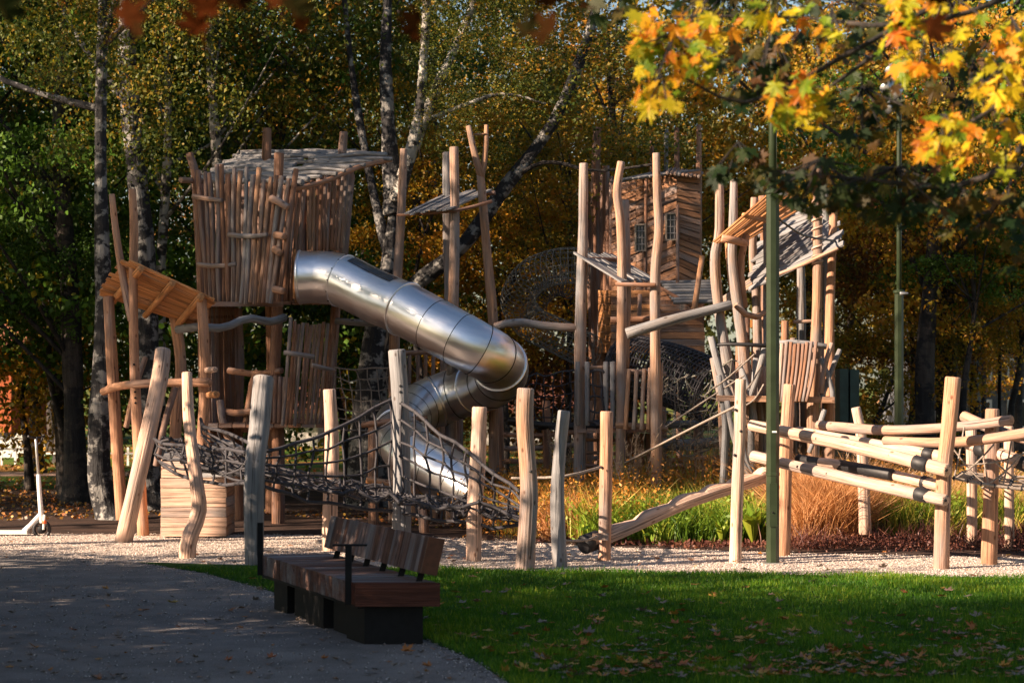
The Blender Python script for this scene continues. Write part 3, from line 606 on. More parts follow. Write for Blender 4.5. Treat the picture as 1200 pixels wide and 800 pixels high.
# dark red leaves very near, top left
rt = thing('red_maple', (-3.2, 6.2, 0), 'dark red blurred maple twig hanging in at the top left', 'tree')
log('trunk', [(-3.2, 6.2, -.05), (-3.1, 6.2, 2), (-2.9, 6.2, 4.6)], (.1, .05), B_DARK, rt, sides=10)
L_RED = leafmat('dark_red_leaf', [(0, (.008, .012, .004)), (.5, (.03, .012, .004)), (1, (.06, .014, .004))], .25, True, 0.0)
lr = leaf_mesh('leaf', L_RED, .07, .2)
for i in range(26):
    p = W(rr.choice([rr.uniform(40, 330), rr.uniform(300, 700)]) if i % 4 else rr.uniform(0, 1200), rr.uniform(-30, 42), rr.uniform(4.9, 6.0)); o = link('leaf', lr, tuple(p - Vector((-3.2, 6.2, 0))), rt, (rr.gauss(1.2, .5), rr.gauss(0, .5), rr.uniform(0, 6.28)))
log('branch', [(-2.95, 6.2, 3.2), W(60, -60, 5.8), W(300, -50, 5.5), W(720, -60, 5.3)], (.02, .006), B_DARK, rt, sides=7)
# ------------------------------------------------------------------ planting bed
def in_zone(n, pa, pb, da, db):
    d = NR.uniform(da, db, n); px = NR.uniform(pa, pb, n); x = (px - 600) / F * d; p = np.stack([x, d, np.full(n, .01)], 1)
    e = inter(EDGE_B, px); return p[(HZ + H / d * F) < e - 1.5]
def tufts(name, pa, pb, da, db, nt, per, h, wd, mat, lean=.35, spread=.08, kd='stuff', tb=0):
    c = in_zone(nt, pa, pb, da, db); idx = np.repeat(np.arange(len(c)), per); n = len(idx)
    hh = NR.uniform(.7, 1.15, len(c))[idx] * NR.uniform(.45, 1, n) * h
    b = c[idx] + np.concatenate([NR.normal(0, spread, (n, 2)), np.zeros((n, 1))], 1)
    ln = NR.normal(0, lean, (n, 2)) * hh[:, None]; tip = b + np.concatenate([ln, hh[:, None]], 1)
    sag = np.concatenate([-ln * .25, np.zeros((n, 1))], 1)
    t = np.clip(NR.beta(2, 2, len(c))[idx] * .8 + NR.uniform(-.1, .3, n) + tb, 0, 1)
    return stuff(name, kites(b, tip, NR.uniform(.6, 1.3, n) * wd, .5, sag), np.repeat(t, 4), mat, kd)
def foliage(name, pa, pb, da, db, nt, per, h, ls, mat, r=.16):
    c = in_zone(nt, pa, pb, da, db); idx = np.repeat(np.arange(len(c)), per); n = len(idx)
    p = c[idx] + np.stack([NR.normal(0, r, n), NR.normal(0, r, n), NR.beta(2, 1.6, n) * h * NR.uniform(.7, 1.2, len(c))[idx]], 1)
    a = NR.normal(size=(n, 3)); a /= np.linalg.norm(a, axis=1)[:, None]; L = NR.uniform(.6, 1.3, n) * ls
    t = np.clip(NR.beta(2, 2, len(c))[idx] * .7 + NR.uniform(0, .3, n), 0, 1)
    return stuff(name, kites(p, p + a * L[:, None], L * .45), np.repeat(t, 4), mat)
sheet('planting_bed', [G(*p) for p in [(560, 634)] + [(x, y - 0) for x, y in EDGE_B[::-1] if 590 < x < 2000] + [(1500, 657), (1500, 585), (560, 590)]], .012, M_SOIL)
tufts('yellow_grass', 590, 1260, 25.0, 31, 620, 34, .60, .011, L_BEDY, .4)
tufts('green_grass', 690, 915, 24.8, 27.5, 260, 40, .5, .013, L_BEDG, .45)
tufts('green_grass', 1030, 1260, 25.2, 29, 240, 38, .66, .013, L_BEDG, .4)
foliage('orange_perennials', 560, 760, 25.2, 30, 330, 75, .62, .045, L_BEDO)
foliage('orange_perennials', 740, 1200, 27.0, 30.5, 300, 60, .78, .045, L_BEDO)
foliage('green_perennials', 640, 900, 24.9, 28, 210, 60, .42, .065, L_BEDG); foliage('green_perennials', 1030, 1260, 25.2, 28, 120, 60, .45, .065, L_BEDG)
tufts('rusty_grass', 925, 1015, 24.6, 26.2, 110, 130, .86, .007, L_BEDR, .42, .06)
tufts('rusty_grass', 620, 700, 25.0, 26.5, 30, 70, .6, .007, L_BEDR, .42, .06)
tufts('rusty_grass', 1010, 1240, 25.4, 27.5, 140, 70, .75, .007, L_BEDR, .35, .08)
foliage('maroon_ground_cover', 930, 1260, 23.8, 25.0, 190, 50, .13, .032, L_BEDM)
tufts('maroon_stems', 905, 1260, 23.9, 25.3, 120, 10, .36, .008, L_BEDM, .4)
foliage('mulch_litter', 590, 960, 24.2, 25.4, 160, 30, .05, .045, L_BEDM, .12)
for i, (px, py, h, n, lab) in enumerate(((818, 634, .42, 26, 'bright green leafy plant left of the white post'), (883, 640, .46, 30, 'broad yellow green plant between the white post and the lamp pole'), (846, 640, .30, 18, 'small yellow green plant right in front of the white post foot'),
                                         (795, 628, .3, 16, 'light green plant left of the bright green one'), (1178, 634, .5, 26, 'bright green leafy plant at the right edge'), (745, 628, .3, 16, 'low green plant under the stepped log'), (902, 655, .16, 9, 'tiny yellow leaved plant beside the lamp pole foot'))):
    g = G(px, py); t = thing('leafy_plant', g, lab, 'plant', 'leafy plants in the bed')
    for k in range(n):
        a = R.uniform(0, 6.28); L = h * R.uniform(.7, 1.1); sp = R.uniform(.15, .75); s = Vector((math.cos(a), math.sin(a), 0)); u = s.cross(Vector((0, 0, 1)))
        pts = [g, g + s * L * sp * .5 + Vector((0, 0, L * .65)), g + s * L * sp + Vector((0, 0, L * (1.0 - sp * .45)))]
        wv = u * .042 * (h / .4); V = [g, pts[1] - wv, pts[1] + wv, pts[2], pts[1] + Vector((0, 0, -.012))]
        q = R.random(); mk('leaf', V, [(0, 1, 4), (0, 4, 2), (1, 3, 4), (4, 3, 2)], L_BEDG, t, False, None, [q] * 5)
for i, (px, d, n, hh) in enumerate(((655, 29, 10, .9), (740, 27.5, 14, .95), (765, 28, 12, .9), (820, 28, 16, 1.05), (835, 28.5, 12, .9), (790, 28.5, 10, .9), (930, 27.5, 9, .8), (1005, 27, 9, .7), (985, 28, 10, .75), (1090, 26.5, 8, .6), (1185, 27, 10, .7))):
    x = X(px, d); t = thing('plume_grass', (x, d, 0), 'tall feather grass clump with pale plumes at the back of the planting bed', 'ornamental grass', 'feather grass clumps in the bed')
    b = np.tile(np.array([[x, d, .01]]), (60, 1)) + np.concatenate([NR.normal(0, .05, (60, 2)), np.zeros((60, 1))], 1); tp = b + np.stack([NR.normal(0, .22, 60), NR.normal(0, .2, 60), NR.uniform(.5, 1, 60) * hh], 1)
    o = link('blades', fastmesh('blades', kites(b - np.array([x, d, 0]), tp - np.array([x, d, 0]), np.full(60, .012)), 4, np.full(240, .4), L_BEDY), (0, 0, 0), t)
    for k in range(n):
        b0 = Vector((x + R.gauss(0, .05), d + R.gauss(0, .05), .1)); e = b0 + Vector((R.gauss(0, .2), R.gauss(0, .15), hh * R.uniform(.75, 1.15)))
        m = 46; u = NR.uniform(.55, 1, m); P = np.array([list(b0.lerp(e, q)) for q in u]) + NR.normal(0, .008, (m, 3)); ax = NR.normal(0, .022, (m, 3)) + np.array([.01, 0, .035])
        V = kites(P, P + ax, np.full(m, .009)); V2 = kites(np.array([list(b0)]), np.array([list(e)]), np.array([.008])); V = np.concatenate([V, V2]) - np.array([x, d, 0])
        link('plume', fastmesh('plume', V, 4, np.full(len(V), R.uniform(.2, 1)), L_PLUME), (0, 0, 0), t)
# ------------------------------------------------------------------ single posts in front
def post(pix, wpx, mat, label, holes=(), **k):
    P = [W(*p) for p in pix]; P[-1].z = -.1 if P[-1].z < .3 else P[-1].z
    b = P[-1].copy(); b.z = 0
    t = thing('wooden_post', b, label, 'post', 'standing robinia posts'); d = pix[0][2]
    log('shaft', P[::-1], (SZ(wpx[1] / 2, d), SZ(wpx[0] / 2, d)), mat, t, sides=14, **k)
    for (hx, hy) in holes:
        i = min(range(len(pix)), key=lambda j: abs(pix[j][1] - hy)); c = W(hx, hy, pix[i][2] - SZ(wpx[0] / 2, d) * .93)
        V, Fc, A = tube_geo([c + Vector((0, .01, 0)), c + Vector((0, -.008, 0))], .014, 8, 2); mk('bolt', V, Fc, BLACK, t, True, A)
    return t
post([(191, 410, 25.3), (186, 450, 25.2), (166, 540, 25), (142, 637, 25.3)], (18, 21), PALE, 'thick pale log leaning to the right at the front left')
post([(219, 437, 23.4), (222, 500, 23.3), (231, 570, 23.1), (233, 600, 23.1), (221, 634, 23), (219, 654, 23)], (12, 21), PALE, 'slim crooked post with a bulging foot in front of the plank box')
t = post([(309, 443, 22.3), (304, 500, 22.2), (298, 560, 22.1), (298, 662, 22.2)], (26, 23), GREY, 'grey weathered post at the far end of the bench', [(303, 505), (303, 512)])
post([(386, 457, 24), (389, 520, 24), (387, 590, 24), (386, 647, 24)], (16, 19), PALE, 'bright straight post between the two grey posts behind the bench')
post([(465, 411, 23.6), (469, 470, 23.6), (471, 560, 23.6), (470, 655, 23.6)], (20, 22), GREY, 'tallest grey post, rising behind the bench backrest', [(469, 452), (469, 459)])
post([(562, 478, 22.6), (560, 540, 22.6), (556, 600, 22.6), (555, 658, 22.6)], (19, 18), PALE, 'pale post just right of the slide exit', [(552, 549)])
post([(616, 456, 21.6), (615, 500, 21.6), (620, 570, 21.6), (618, 620, 21.6), (614, 668, 21.6)], (19, 23), MIXD, 'crooked half grey post standing left of the pair at the bed corner', [(622, 552)])
post([(661, 482, 21.9), (656, 530, 21.9), (653, 590, 21.9), (657, 665, 21.9)], (14, 18), GREY, 'thin bent grey post between the crooked post and the one holding the stepped log')
post([(711, 483, 22.7), (710, 560, 22.7), (708, 657, 22.7)], (16, 15), WARM, 'straight orange brown post that carries the lower end of the stepped log', [(704, 547)])
post([(868, 445, 22.4), (867, 500, 22.4), (864, 580, 22.4), (861, 660, 22.4)], (13, 15), PALE, 'slim nearly white post left of the green lamp pole', [(862, 480), (868, 505), (861, 533)])
LOC['x'] = Vector()
# stepped log resting at the first post
t = thing('stepped_log', W(688, 640, 22.9), 'sloping climbing log with cut steps rising from the bed corner to the rail frame', 'climbing log')
P = [W(686, 637, 22.7), W(740, 615, 22.9), (W(800, 588, 23.1)), W(850, 571, 23.3), W(895, 556, 23.5), W(915, 549, 23.7)]
V, Fc, A = tube_geo(P, SZ(10, 22.9), 16, rings=90, wob=.03, spin0=0)
axd = (P[-1] - P[0]).normalized(); upv = (Vector((0, 0, 1)) - axd * axd.z).normalized(); Lt = (P[-1] - P[0]).length; Cc = catmull(P, 90)
for k_ in range(91 * 16):
    u = (k_ // 16) / 90; q = V[k_] - Cc[k_ // 16]; hq = q.dot(upv); st = (u * 7.5) % 1.0
    lim = SZ(10, 22.9) * (1.05 if u < .03 or u > .97 else (.95 - .62 * (st / .72) if st < .72 else .33 + .62 * ((st - .72) / .28) ** .5))
    if hq > lim: V[k_] = V[k_] - upv * (hq - lim)
mk('shaft', V, Fc, PALE, t, False, A)
V, Fc, A = tube_geo([W(684, 638, 22.68), W(700, 632, 22.78)], SZ(11.5, 22.8), 14, 2); mk('end_sleeve', V, Fc, BLACK, t, True, A)
box('bracket', W(697, 0, 22).x, W(716, 0, 22).x, 22.52, 22.6, W(0, 632, 22.6).z, W(0, 624, 22.6).z, MIXD, t)
# ------------------------------------------------------------------ rail frame on the right
t = thing('rail_climber', G(1103, 667), 'low climbing frame of slanting rails held by posts on the right', 'climbing frame')
plog('post', [(1117, 443, 21.7), (1112, 500, 21.7), (1106, 560, 21.7), (1103, 668, 21.7)], (18, 18), WARM, t, sides=14)
plog('post', [(925, 451, 23.3), (922, 500, 23.3), (920, 560, 23.3), (917, 652, 23.3)], (14, 17), WARM, t, sides=14)
plog('post', [(1003, 478, 24.4), (1010, 520, 24.4), (1014, 625, 24.4)], (12, 15), PALE, t, sides=12)
plog('post', [(1163, 480, 22.3), (1162, 540, 22.3), (1159, 664, 22.2)], (16, 19), WARM, t, sides=14)
plog('post', [(1138, 503, 24.2), (1139, 570, 24.2), (1139, 640, 24.2)], (13, 13), PALE, t, sides=12)
plog('post', [(1182, 500, 24), (1183, 640, 24)], (11, 12), PALE, t, sides=12)
R_ = [([(880, 498, 22.9), (1000, 523, 22.2), (1110, 551, 21.45)], (14, 16), PALE), ([(882, 534, 22.9), (1000, 562, 22.2), (1108, 586, 21.45)], (13, 15), PALE),
      ([(935, 505, 23.4), (1030, 521, 22.7), (1110, 536, 21.9)], (11, 13), PALE), ([(934, 538, 23.4), (1000, 547, 22.8), (1106, 570, 21.9)], (10, 14), PALE),
      ([(959, 498, 23.6), (1040, 504, 22.8), (1120, 500, 22.4), (1185, 492, 22.0)], (11, 12), WARM), ([(1037, 516, 22.6), (1120, 518, 22.0), (1210, 506, 21.6), (1290, 490, 21.4)], (11, 14), WARM),
      ([(1130, 488, 22.8), (1170, 505, 22.4), (1215, 517, 22.2)], (13, 14), WARM), ([(1135, 520, 22.7), (1170, 531, 22.3), (1215, 548, 22)], (14, 16), PALE)]
for pix, wd, m in R_: plog('rail', pix, wd, m, t, sides=12)
for (pa, pb, wd) in (((1072, 541, 21.67), (1086, 545, 21.6), 17.5), ((1074, 578, 21.67), (1088, 581.5, 21.6), 16.5), ((1083, 531, 22.1), (1093, 533, 22.05), 14.5), ((1081, 564, 22.1), (1091, 567, 22.05), 15.5),
                     ((936, 538, 23.38), (960, 542, 23.15), 12.5), ((985, 545, 22.95), (1045, 556, 22.35), 14), ((1146, 526, 22.5), (1157, 528.5, 22.4), 16.5), ((1194, 541, 22.1), (1204, 545, 22.1), 17.5)):
    V, Fc, A = tube_geo([W(*pa), W(*pb)], SZ(wd / 2, pa[2]), 14, 2); mk('rubber_sleeve', V, Fc, BLACK, t, True, A)
def bolt(x, y, d, t, r=.013):
    c = W(x, y, d); V, Fc, A = tube_geo([c + Vector((0, .015, 0)), c + Vector((0, -.012, 0))], r, 8, 2); mk('bolt', V, Fc, IRON, t, True, A)
for (pix, wd, m), n in zip(R_[:2] + R_[3:4], (5, 7, 4)):
    C = catmull([W(*p) for p in pix], n + 1)
    for q in C[1:-1] + [C[-1].lerp(C[-2], .08)]:
        V, Fc, A = tube_geo([q + Vector((0, -SZ(wd[0] / 2, 22) + .005, 0)), q + Vector((0, -SZ(wd[0] / 2, 22) - .014, 0))], .014, 8, 2); mk('bolt', V, Fc, IRON, t, True, A)
# net at the right edge
def lerp(a, b, u): return a + (b - a) * u
def net(name, c00, c10, c11, c01, nu, nv, label, sagz=0, r=.010, mat=ROPE, kr=.022, skew=0, sagy=0, parent=None, cat='rope net', kmat=None, jit=.0):
    c00, c10, c11, c01 = [Vector(p) for p in (c00, c10, c11, c01)]
    t = parent or thing(name, tuple(c00), label, cat); jt = {}
    def S_(i, j):
        if (i, j) not in jt: jt[(i, j)] = Vector([R.gauss(0, jit) for _ in range(3)])
        u, v = i / nu, j / nv; u2 = min(1, max(0, u + skew * (v - .5)))
        p = (c00 * (1 - u2) + c10 * u2) * (1 - v) + (c01 * (1 - u2) + c11 * u2) * v
        w_ = 4 * u * (1 - u); w2 = 4 * v * (1 - v)
        return p + Vector((0, sagy * w_, -sagz * (w_ * .7 + w_ * w2 * .3) * (1 if sagz else 0))) + jt[(i, j)]
    kn = []
    for j in range(nv + 1): rope('rope', [S_(i, j) for i in range(nu + 1)], r * (1.5 if j in (0, nv) else 1), mat, t, rings=nu * 2)
    for i in range(nu + 1): rope('rope', [S_(i, j) for j in range(nv + 1)], r, mat, t, rings=nv * 2)
    for i in range(nu + 1):
        for j in range(nv + 1): kn.append(S_(i, j))
    knots(kn, kr, kmat or BLACK, t); return t
net('rope_net', W(1118, 560, 21.9), W(1260, 575, 21.9), W(1260, 556, 24), W(1130, 553, 24), 9, 5, 'rope net stretched between the rails at the right edge', .05)
t = bpy.data.objects['rope_net']
for a, b in (((1113, 520), (1160, 572)), ((1130, 500), (1118, 560)), ((1165, 520), (1120, 560)), ((1165, 540), (1210, 570)), ((1200, 530), (1150, 572)), ((1187, 505), (1175, 570)), ((1125, 545), (1205, 530)), ((1150, 520), (1160, 575))):
    rope('rope', [W(*a, 22), W((a[0] + b[0]) / 2, (a[1] + b[1]) / 2 + 4, 22), W(*b, 22)], .009, ROPE, t)
# ------------------------------------------------------------------ bench
F0, F1, B0, B1 = Vector((-.995, 15.4, 0)), Vector((-1.86, 17.9, 0)), Vector((-.46, 15.4, 0)), Vector((-1.37, 18.1, 0))
t = thing('park_bench', (-1.15, 16.7, 0), 'long dark slatted park bench with low backrest on black plinths beside the path', 'bench')
ns = 27
for i in range(ns):
    a, b = i / ns + .0012, (i + 1) / ns - .0012; dz = R.uniform(-.002, .002); lw = R.uniform(-.003, .003)
    p = [F0.lerp(F1, a), B0.lerp(B1, a), B0.lerp(B1, b), F0.lerp(F1, b)]
    q = [v + Vector((lw, 0, .405 + dz)) for v in p]
    quadslab('seat_slat', [q[0], q[1], q[2], q[3]], Vector((0, 0, -.14)), SLAT if i else DKWD, t)
ed = [F0 + Vector((-.002, -.022, .41)), B0 + Vector((.002, -.022, .41))]
quadslab('end_board', [ed[0], ed[1], ed[1] + Vector((0, .018, 0)), ed[0] + Vector((0, .018, 0))], Vector((0, 0, -.15)), DKWD, t)
quadslab('edge_rail', [F0 + Vector((.01, .02, .262)), F1 + Vector((.01, 0, .262)), F1 + Vector((.06, 0, .262)), F0 + Vector((.06, .02, .262))], Vector((0, 0, -.02)), IRON, t)
nb = 32; ax = (B1 - B0).normalized(); out = Vector((ax.y, -ax.x, 0))
for i in range(nb):
    a, b = (i / nb + .001) * .88, ((i + 1) / nb - .001) * .88
    q0, q1 = B0.lerp(B1, a) - out * .13, B0.lerp(B1, b) - out * .13; jt = R.uniform(-.003, .003)
    lo, hi, tilt = Vector((0, 0, .475)), Vector((0, 0, .705)), out * .055
    quadslab('back_slat', [q0 + lo + out * jt, q0 + hi + tilt + out * jt, q1 + hi + tilt + out * jt, q1 + lo + out * jt], out * .10 + Vector((0, 0, -.02)), SLAT, t)
q0 = B0 - out * .13 - ax * .016
quadslab('end_board', [q0 + lo, q0 + hi + tilt, q0 + hi + tilt + ax * .014, q0 + lo + ax * .014], out * .105 + Vector((0, 0, -.02)), flat('reddish_end_wood', (.14, .045, .02), .5, var=.3), t)
for u in (.07, .22, .38, .53, .68, .82):
    q = B0.lerp(B1, u) - out * .08
    V, Fc, A = tube_geo([q + Vector((0, 0, .26)), q + Vector((0, 0, .40)), q + out * .03 + Vector((0, 0, .5))], .028, 4, 2, spin0=.78); mk('back_bracket', V, Fc, IRON, t)
for u, lab in ((.05, 0), (.985, 1)):
    q = F0.lerp(F1, u) + Vector((-.012, 0, 0))
    box('armrest_post', q.x - .02, q.x + .02, q.y - .025, q.y + .025, .26, .635, IRON, t)
    box('armrest', q.x - (.10 if not lab else .02), q.x + (.12 if not lab else .02), q.y - .03, q.y + .03, .635, .647, IRON, t)
us = [(.01, .17, .03), (.2, .37, .08), (.40, .58, .03), (.62, .78, .08), (.82, .97, .05)]
for a, b, ins in us:
    p = [F0.lerp(F1, a) + Vector((ins + .03, .03, 0)), B0.lerp(B1, a) + Vector((-.10, .03, 0)), B0.lerp(B1, b) + Vector((-.10, 0, 0)), F0.lerp(F1, b) + Vector((ins + .03, 0, 0))]
    quadslab('plinth', [v + Vector((0, 0, .258)) for v in p], Vector((0, 0, -.28)), IRON, t)
# ------------------------------------------------------------------ e-scooter
d = 26.3; t = thing('electric_scooter', W(0, 628, d), 'white standing kick scooter with black handlebar parked at the gravel edge', 'scooter')
def wheel(px, py, r):
    c = W(px, py, d); V, Fc = [], []; A = []
    ring = [c + Vector((math.cos(a) * r, 0, math.sin(a) * r)) for a in [2 * math.pi * k / 20 for k in range(21)]]
    v, f, a = tube_geo(ring, r * .24, 8, 40, cap=False); mk('wheel', v, f, BLACK, t, True, a)
    v, f, a = tube_geo([c + Vector((0, .02, 0)), c + Vector((0, -.02, 0))], r * .55, 12, 2); mk('hub', v, f, IRON, t, True, a)
wheel(49, 620, .085); wheel(-58, 620, .085)
box('deck', W(-52, 0, d).x, W(33, 0, d).x, d - .08, d + .08, W(0, 625, d).z, W(0, 621, d).z, WHITE, t)
plog('neck', [(28, 622, d), (36, 615, d), (47, 603, d)], (6, 6), WHITE, t, sides=8, wob=0)
plog('stem', [(49, 612, d), (46.5, 580, d), (45, 556, d)], (6, 5), WHITE, t, sides=10, wob=0)
plog('steering_column', [(45, 556, d), (43, 530, d), (42, 512, d)], (3.4, 3.2), GALV, t, sides=8, wob=0)
plog('fork', [(52, 603, d - .05), (51, 620, d - .05)], (3.5, 3), WHITE, t, sides=6, wob=0)
V, Fc, A = tube_geo([W(33, 511, d - .12), W(42, 513, d), W(52, 511, d + .15)], .014, 8, 6); mk('handlebar', V, Fc, BLACK, t, True, A)
plog('brake_lever', [(50, 512, d), (47, 519, d), (40, 522, d)], (2, 1.5), BLACK, t, sides=6, wob=0); plog('reflector', [(52, 610, d - .07), (52, 613, d - .07)], (5, 5), REDP, t, sides=8, wob=0)
# ------------------------------------------------------------------ poles
def pole(name, px, d, yj, wl, wu, ytop, label, cat, m1=POLE, m2=POLE, ybase=None):
    x = X(px, d); t = thing(name, (x, d, 0), label, cat); zj = W(0, yj, d).z; zt = W(0, ytop, d).z
    V, Fc, A = tube_geo([(x, d, .0), (x, d, .85), (x, d, zj)], SZ(wl / 2, d), 8, 3, spin0=.39); mk('lower_shaft', V, Fc, m1, t, False, A)
    V, Fc, A = tube_geo([(x, d, zj), (x, d, zt)], SZ(wu / 2, d), 14, 4); mk('upper_shaft', V, Fc, m2, t, True, A)
    V, Fc, A = tube_geo([(x, d, zj - .012), (x, d, zj + .012)], SZ(wl / 2 + 1.5, d), 12, 2); mk('collar', V, Fc, m1, t, False, A); return t
t = pole('lamp_pole', 905.5, 22.3, 225, 16, 9.5, -120, 'thick green octagonal lamp pole standing on the gravel in front of the rails', 'lamp pole')
plog('collar_bolt', [(912, 229, 22.2), (922, 227, 22.2)], (6, 5), GALV, t, sides=8, wob=0)
V, Fc, A = tube_geo([W(903, 563, 22.2), W(903, 562.2, 22.2)], SZ(9.6, 22.3), 8, 2); 
x, d = X(905.5, 22.3), 22.3
box('access_door', x - .034, x + .034, d - .0685, d - .060, .35, .75, POLE, t); bolt(905.5, 600, d - .066, t, .008)
box('base_plate', x - .09, x + .09, d - .09, d + .09, .0, .02, GALV, t)
box('sticker', x - .012, x + .03, d - .0665, d - .060, W(0, 506.5, d).z, W(0, 504.5, d).z, WHITE, t)
V, Fc, A = tube_geo([(x - .0, d, .82), (x, d, .845)], SZ(8.6, d), 8, 2, spin0=.39); mk('joint_ring', V, Fc, POLE, t, False, A)
o = rope('cable', [W(905, 250, 22.3), W(920, 262, 23.5), W(945, 277, 26), W(984, 283, 27.4)], .012, BLACK); tag(o, 'black cable sagging from the green lamp pole to the right tower', 'cable')
t = pole('floodlight_pole', 1053.5, 33, 342, 11, 6, 55, 'tall slim pole with small round floodlights, right of the right tower', 'light pole')
for (px, py, dx) in ((1046, 80, 1), (1040, 100, 1), (1050, 108, 1), (1043, 124, 1)):
    a = W(px + 7, py - 2, 33); b = W(px - 3, py + 3, 32.8)
    f = plog('floodlight', [(px + 5, py - 5, 33), (px - 3, py + 4, 32.7)], (10, 13), GALV, t, sides=12, wob=0); plog('arm', [(px + 4, py - 4, 33), (1053.5, py - 6, 33)], (2, 2), GALV, t, sides=6, wob=0)
plog('collar_lug', [(1055, 344, 32.9), (1064, 344, 32.9)], (5, 3), GALV, t, sides=8, wob=0)
x, d = X(1171, 41), 41; t = thing('street_lamp', (x, d, 0), 'thin black street lamp with a flat T-shaped head near the right edge', 'street lamp')
plog('shaft', [(1171, 560, d), (1172, 348, d)], (5, 3.5), IRON, t, sides=8, wob=0); box('lamp_head', x - .16, x + .2, d - .12, d + .12, W(0, 349.5, d).z, W(0, 347, d).z, GALV, t)
# ------------------------------------------------------------------ buildings and things far behind
def building(label, x0, x1, y, h, mat, wins, depth=8, roof=None, group=None):
    t = thing('building', ((x0 + x1) / 2, y, 0), label, 'building'); box('wall', x0, x1, y, y + depth, -.1, h, mat, t)
    for (a, b, z0, z1) in wins:
        f = box('window', a, b, y - .06, y + .02, z0, z1, WHITE, t); n = 2
        for k in range(n):
            u0 = a + .07 + (b - a - .07) / n * k; u1 = u0 + (b - a - .07) / n - .07
            V, Fc, A = boxgeo(u0, u1, y - .075, y - .062, z0 + .07, z1 - .07); mk('pane', V, Fc, GLASS, f)
        box('sill', a - .08, b + .08, y - .16, y - .065, z0 - .07, z0 - .002, WHITE, t)
    if roof:
        mk('roof', [(x0 - .4, y - .5, h), (x1 + .4, y - .5, h), (x1 + .4, y + depth / 2, h + roof), (x0 - .4, y + depth / 2, h + roof), (x0 - .4, y - .5, h - .15), (x1 + .4, y - .5, h - .15), (x1 + .4, y + depth, h - .15), (x0 - .4, y + depth, h - .15)],
           [(0, 1, 2, 3), (4, 5, 1, 0), (1, 5, 6, 2), (0, 3, 7, 4), (2, 6, 7, 3), (7, 6, 5, 4)], M_ROOF, t)
    return t
D = 62
building('grey walled house with white windows behind the trees at the right edge', X(1085, D), X(1300, D), D, 5.2, M_SLATE, [(X(p, D), X(p + 26, D), W(0, 446, D).z, W(0, 420, D).z) for p in (1092, 1136, 1180, 1224)] + [(X(p, D), X(p + 26, D), .45, 1.2) for p in (1136, 1180, 1224)], roof=2)
building('orange red house wall glimpsed at the far left', X(-160, D), X(13, D), D, 2.6, M_BRICK, [(X(-40, D), X(-20, D), 1.0, 2.0)], roof=1.5)
building('cream house with reddish roof glimpsed under the log cabin', X(300, D), X(372, D), D, 1.0, M_CREAM, [(X(318, D), X(336, D), .2, .7)], roof=.5, depth=6)
building('white walled house with red roof behind the centre of the playground', X(560, D + 1), X(700, D + 1), D + 1, 1.0, M_CREAM, [(X(630, D), X(650, D), .2, .8)], roof=.9)
x, d = X(990, 36), 36; t = thing('utility_cabinet', (x, d, 0), 'tall dark green cabinet behind the right tower', 'cabinet')
box('door_panel', X(982, d), X(992, d), d - .2, d + .3, 0, W(0, 432, d).z, TEAL, t); box('door_panel', X(994, d), X(1004.5, d), d - .22, d + .3, 0, W(0, 433, d).z, TEAL, t); box('core', X(983, d), X(1003, d), d - .1, d + .28, 0, W(0, 436, d).z, IRON, t)
# railing and boards far left
d = 48; t = thing('white_railing', (X(0, d), d, 0), 'low white rail fence across the grass at far left', 'railing')
for px in (-40, 2, 18, 50, 75, 110, 150, 190): box('post', X(px - 1.2, d), X(px + 1.2, d), d - .02, d + .02, -.02, W(0, 512 if px < 60 else 524, d).z, WHITE, t)
box('rail', X(-60, d), X(52, d), d - .03, d + .03, W(0, 515, d).z, W(0, 512.6, d).z, GALV, t); box('rail', X(-60, d), X(52, d), d - .03, d + .03, W(0, 527, d).z, W(0, 524.6, d).z, GALV, t); box('rail', X(52, d), X(200, d), d - .03, d + .03, W(0, 532, d).z, W(0, 530, d).z, WHITE, t)
for (px, w0, lab, m) in ((25, 15, 'white rounded board with a carrying loop, left of the pair beyond the railing', WHITE), (46, 13, 'grey rounded board on white legs, right of the pair beyond the railing', flat('grey_board', (.35, .33, .33)))):
    d = 51; t = thing('rounded_board', (X(px, d), d, 0), lab, 'board'); z0, z1 = W(0, 531, d).z, W(0, 507, d).z; xc, hw = X(px, d), SZ(w0 / 2, d)
    out = [(-1, 0), (1, 0), (1, .8), (.6, 1), (.2, .9), (-.2, .9), (-.6, 1), (-1, .8)]
    V = [(xc + a * hw, d, lerp(z0, z1, b)) for a, b in out] + [(xc + a * hw, d + .1, lerp(z0, z1, b)) for a, b in out]; n = 8
    mk('panel', V, [tuple(range(n)), tuple(range(2 * n - 1, n - 1, -1))] + [(i, i + n, (i + 1) % n + n, (i + 1) % n) for i in range(n)], m, t)
    for s in (-.75, .75): box('leg', xc + s * hw - .02, xc + s * hw + .02, d + .02, d + .08, -.02, z0, WHITE, t)
    log('loop', [(xc - .06, d + .05, z1 - .02), (xc - .03, d + .05, z1 + .12), (xc + .04, d + .05, z1 + .12), (xc + .06, d + .05, z1 - .02)], .012, WHITE, t, sides=6)
d = 53; t = thing('white_bin', (X(8, d), d, 0), 'low white container with dark cover at the left edge', 'container'); box('body', X(-8, d), X(17, d), d, d + .6, 0, W(0, 514, d).z, WHITE, t); log('cover', [(X(-6, d), d + .3, W(0, 513, d).z), (X(15, d), d + .3, W(0, 513, d).z)], .12, IRON, t)
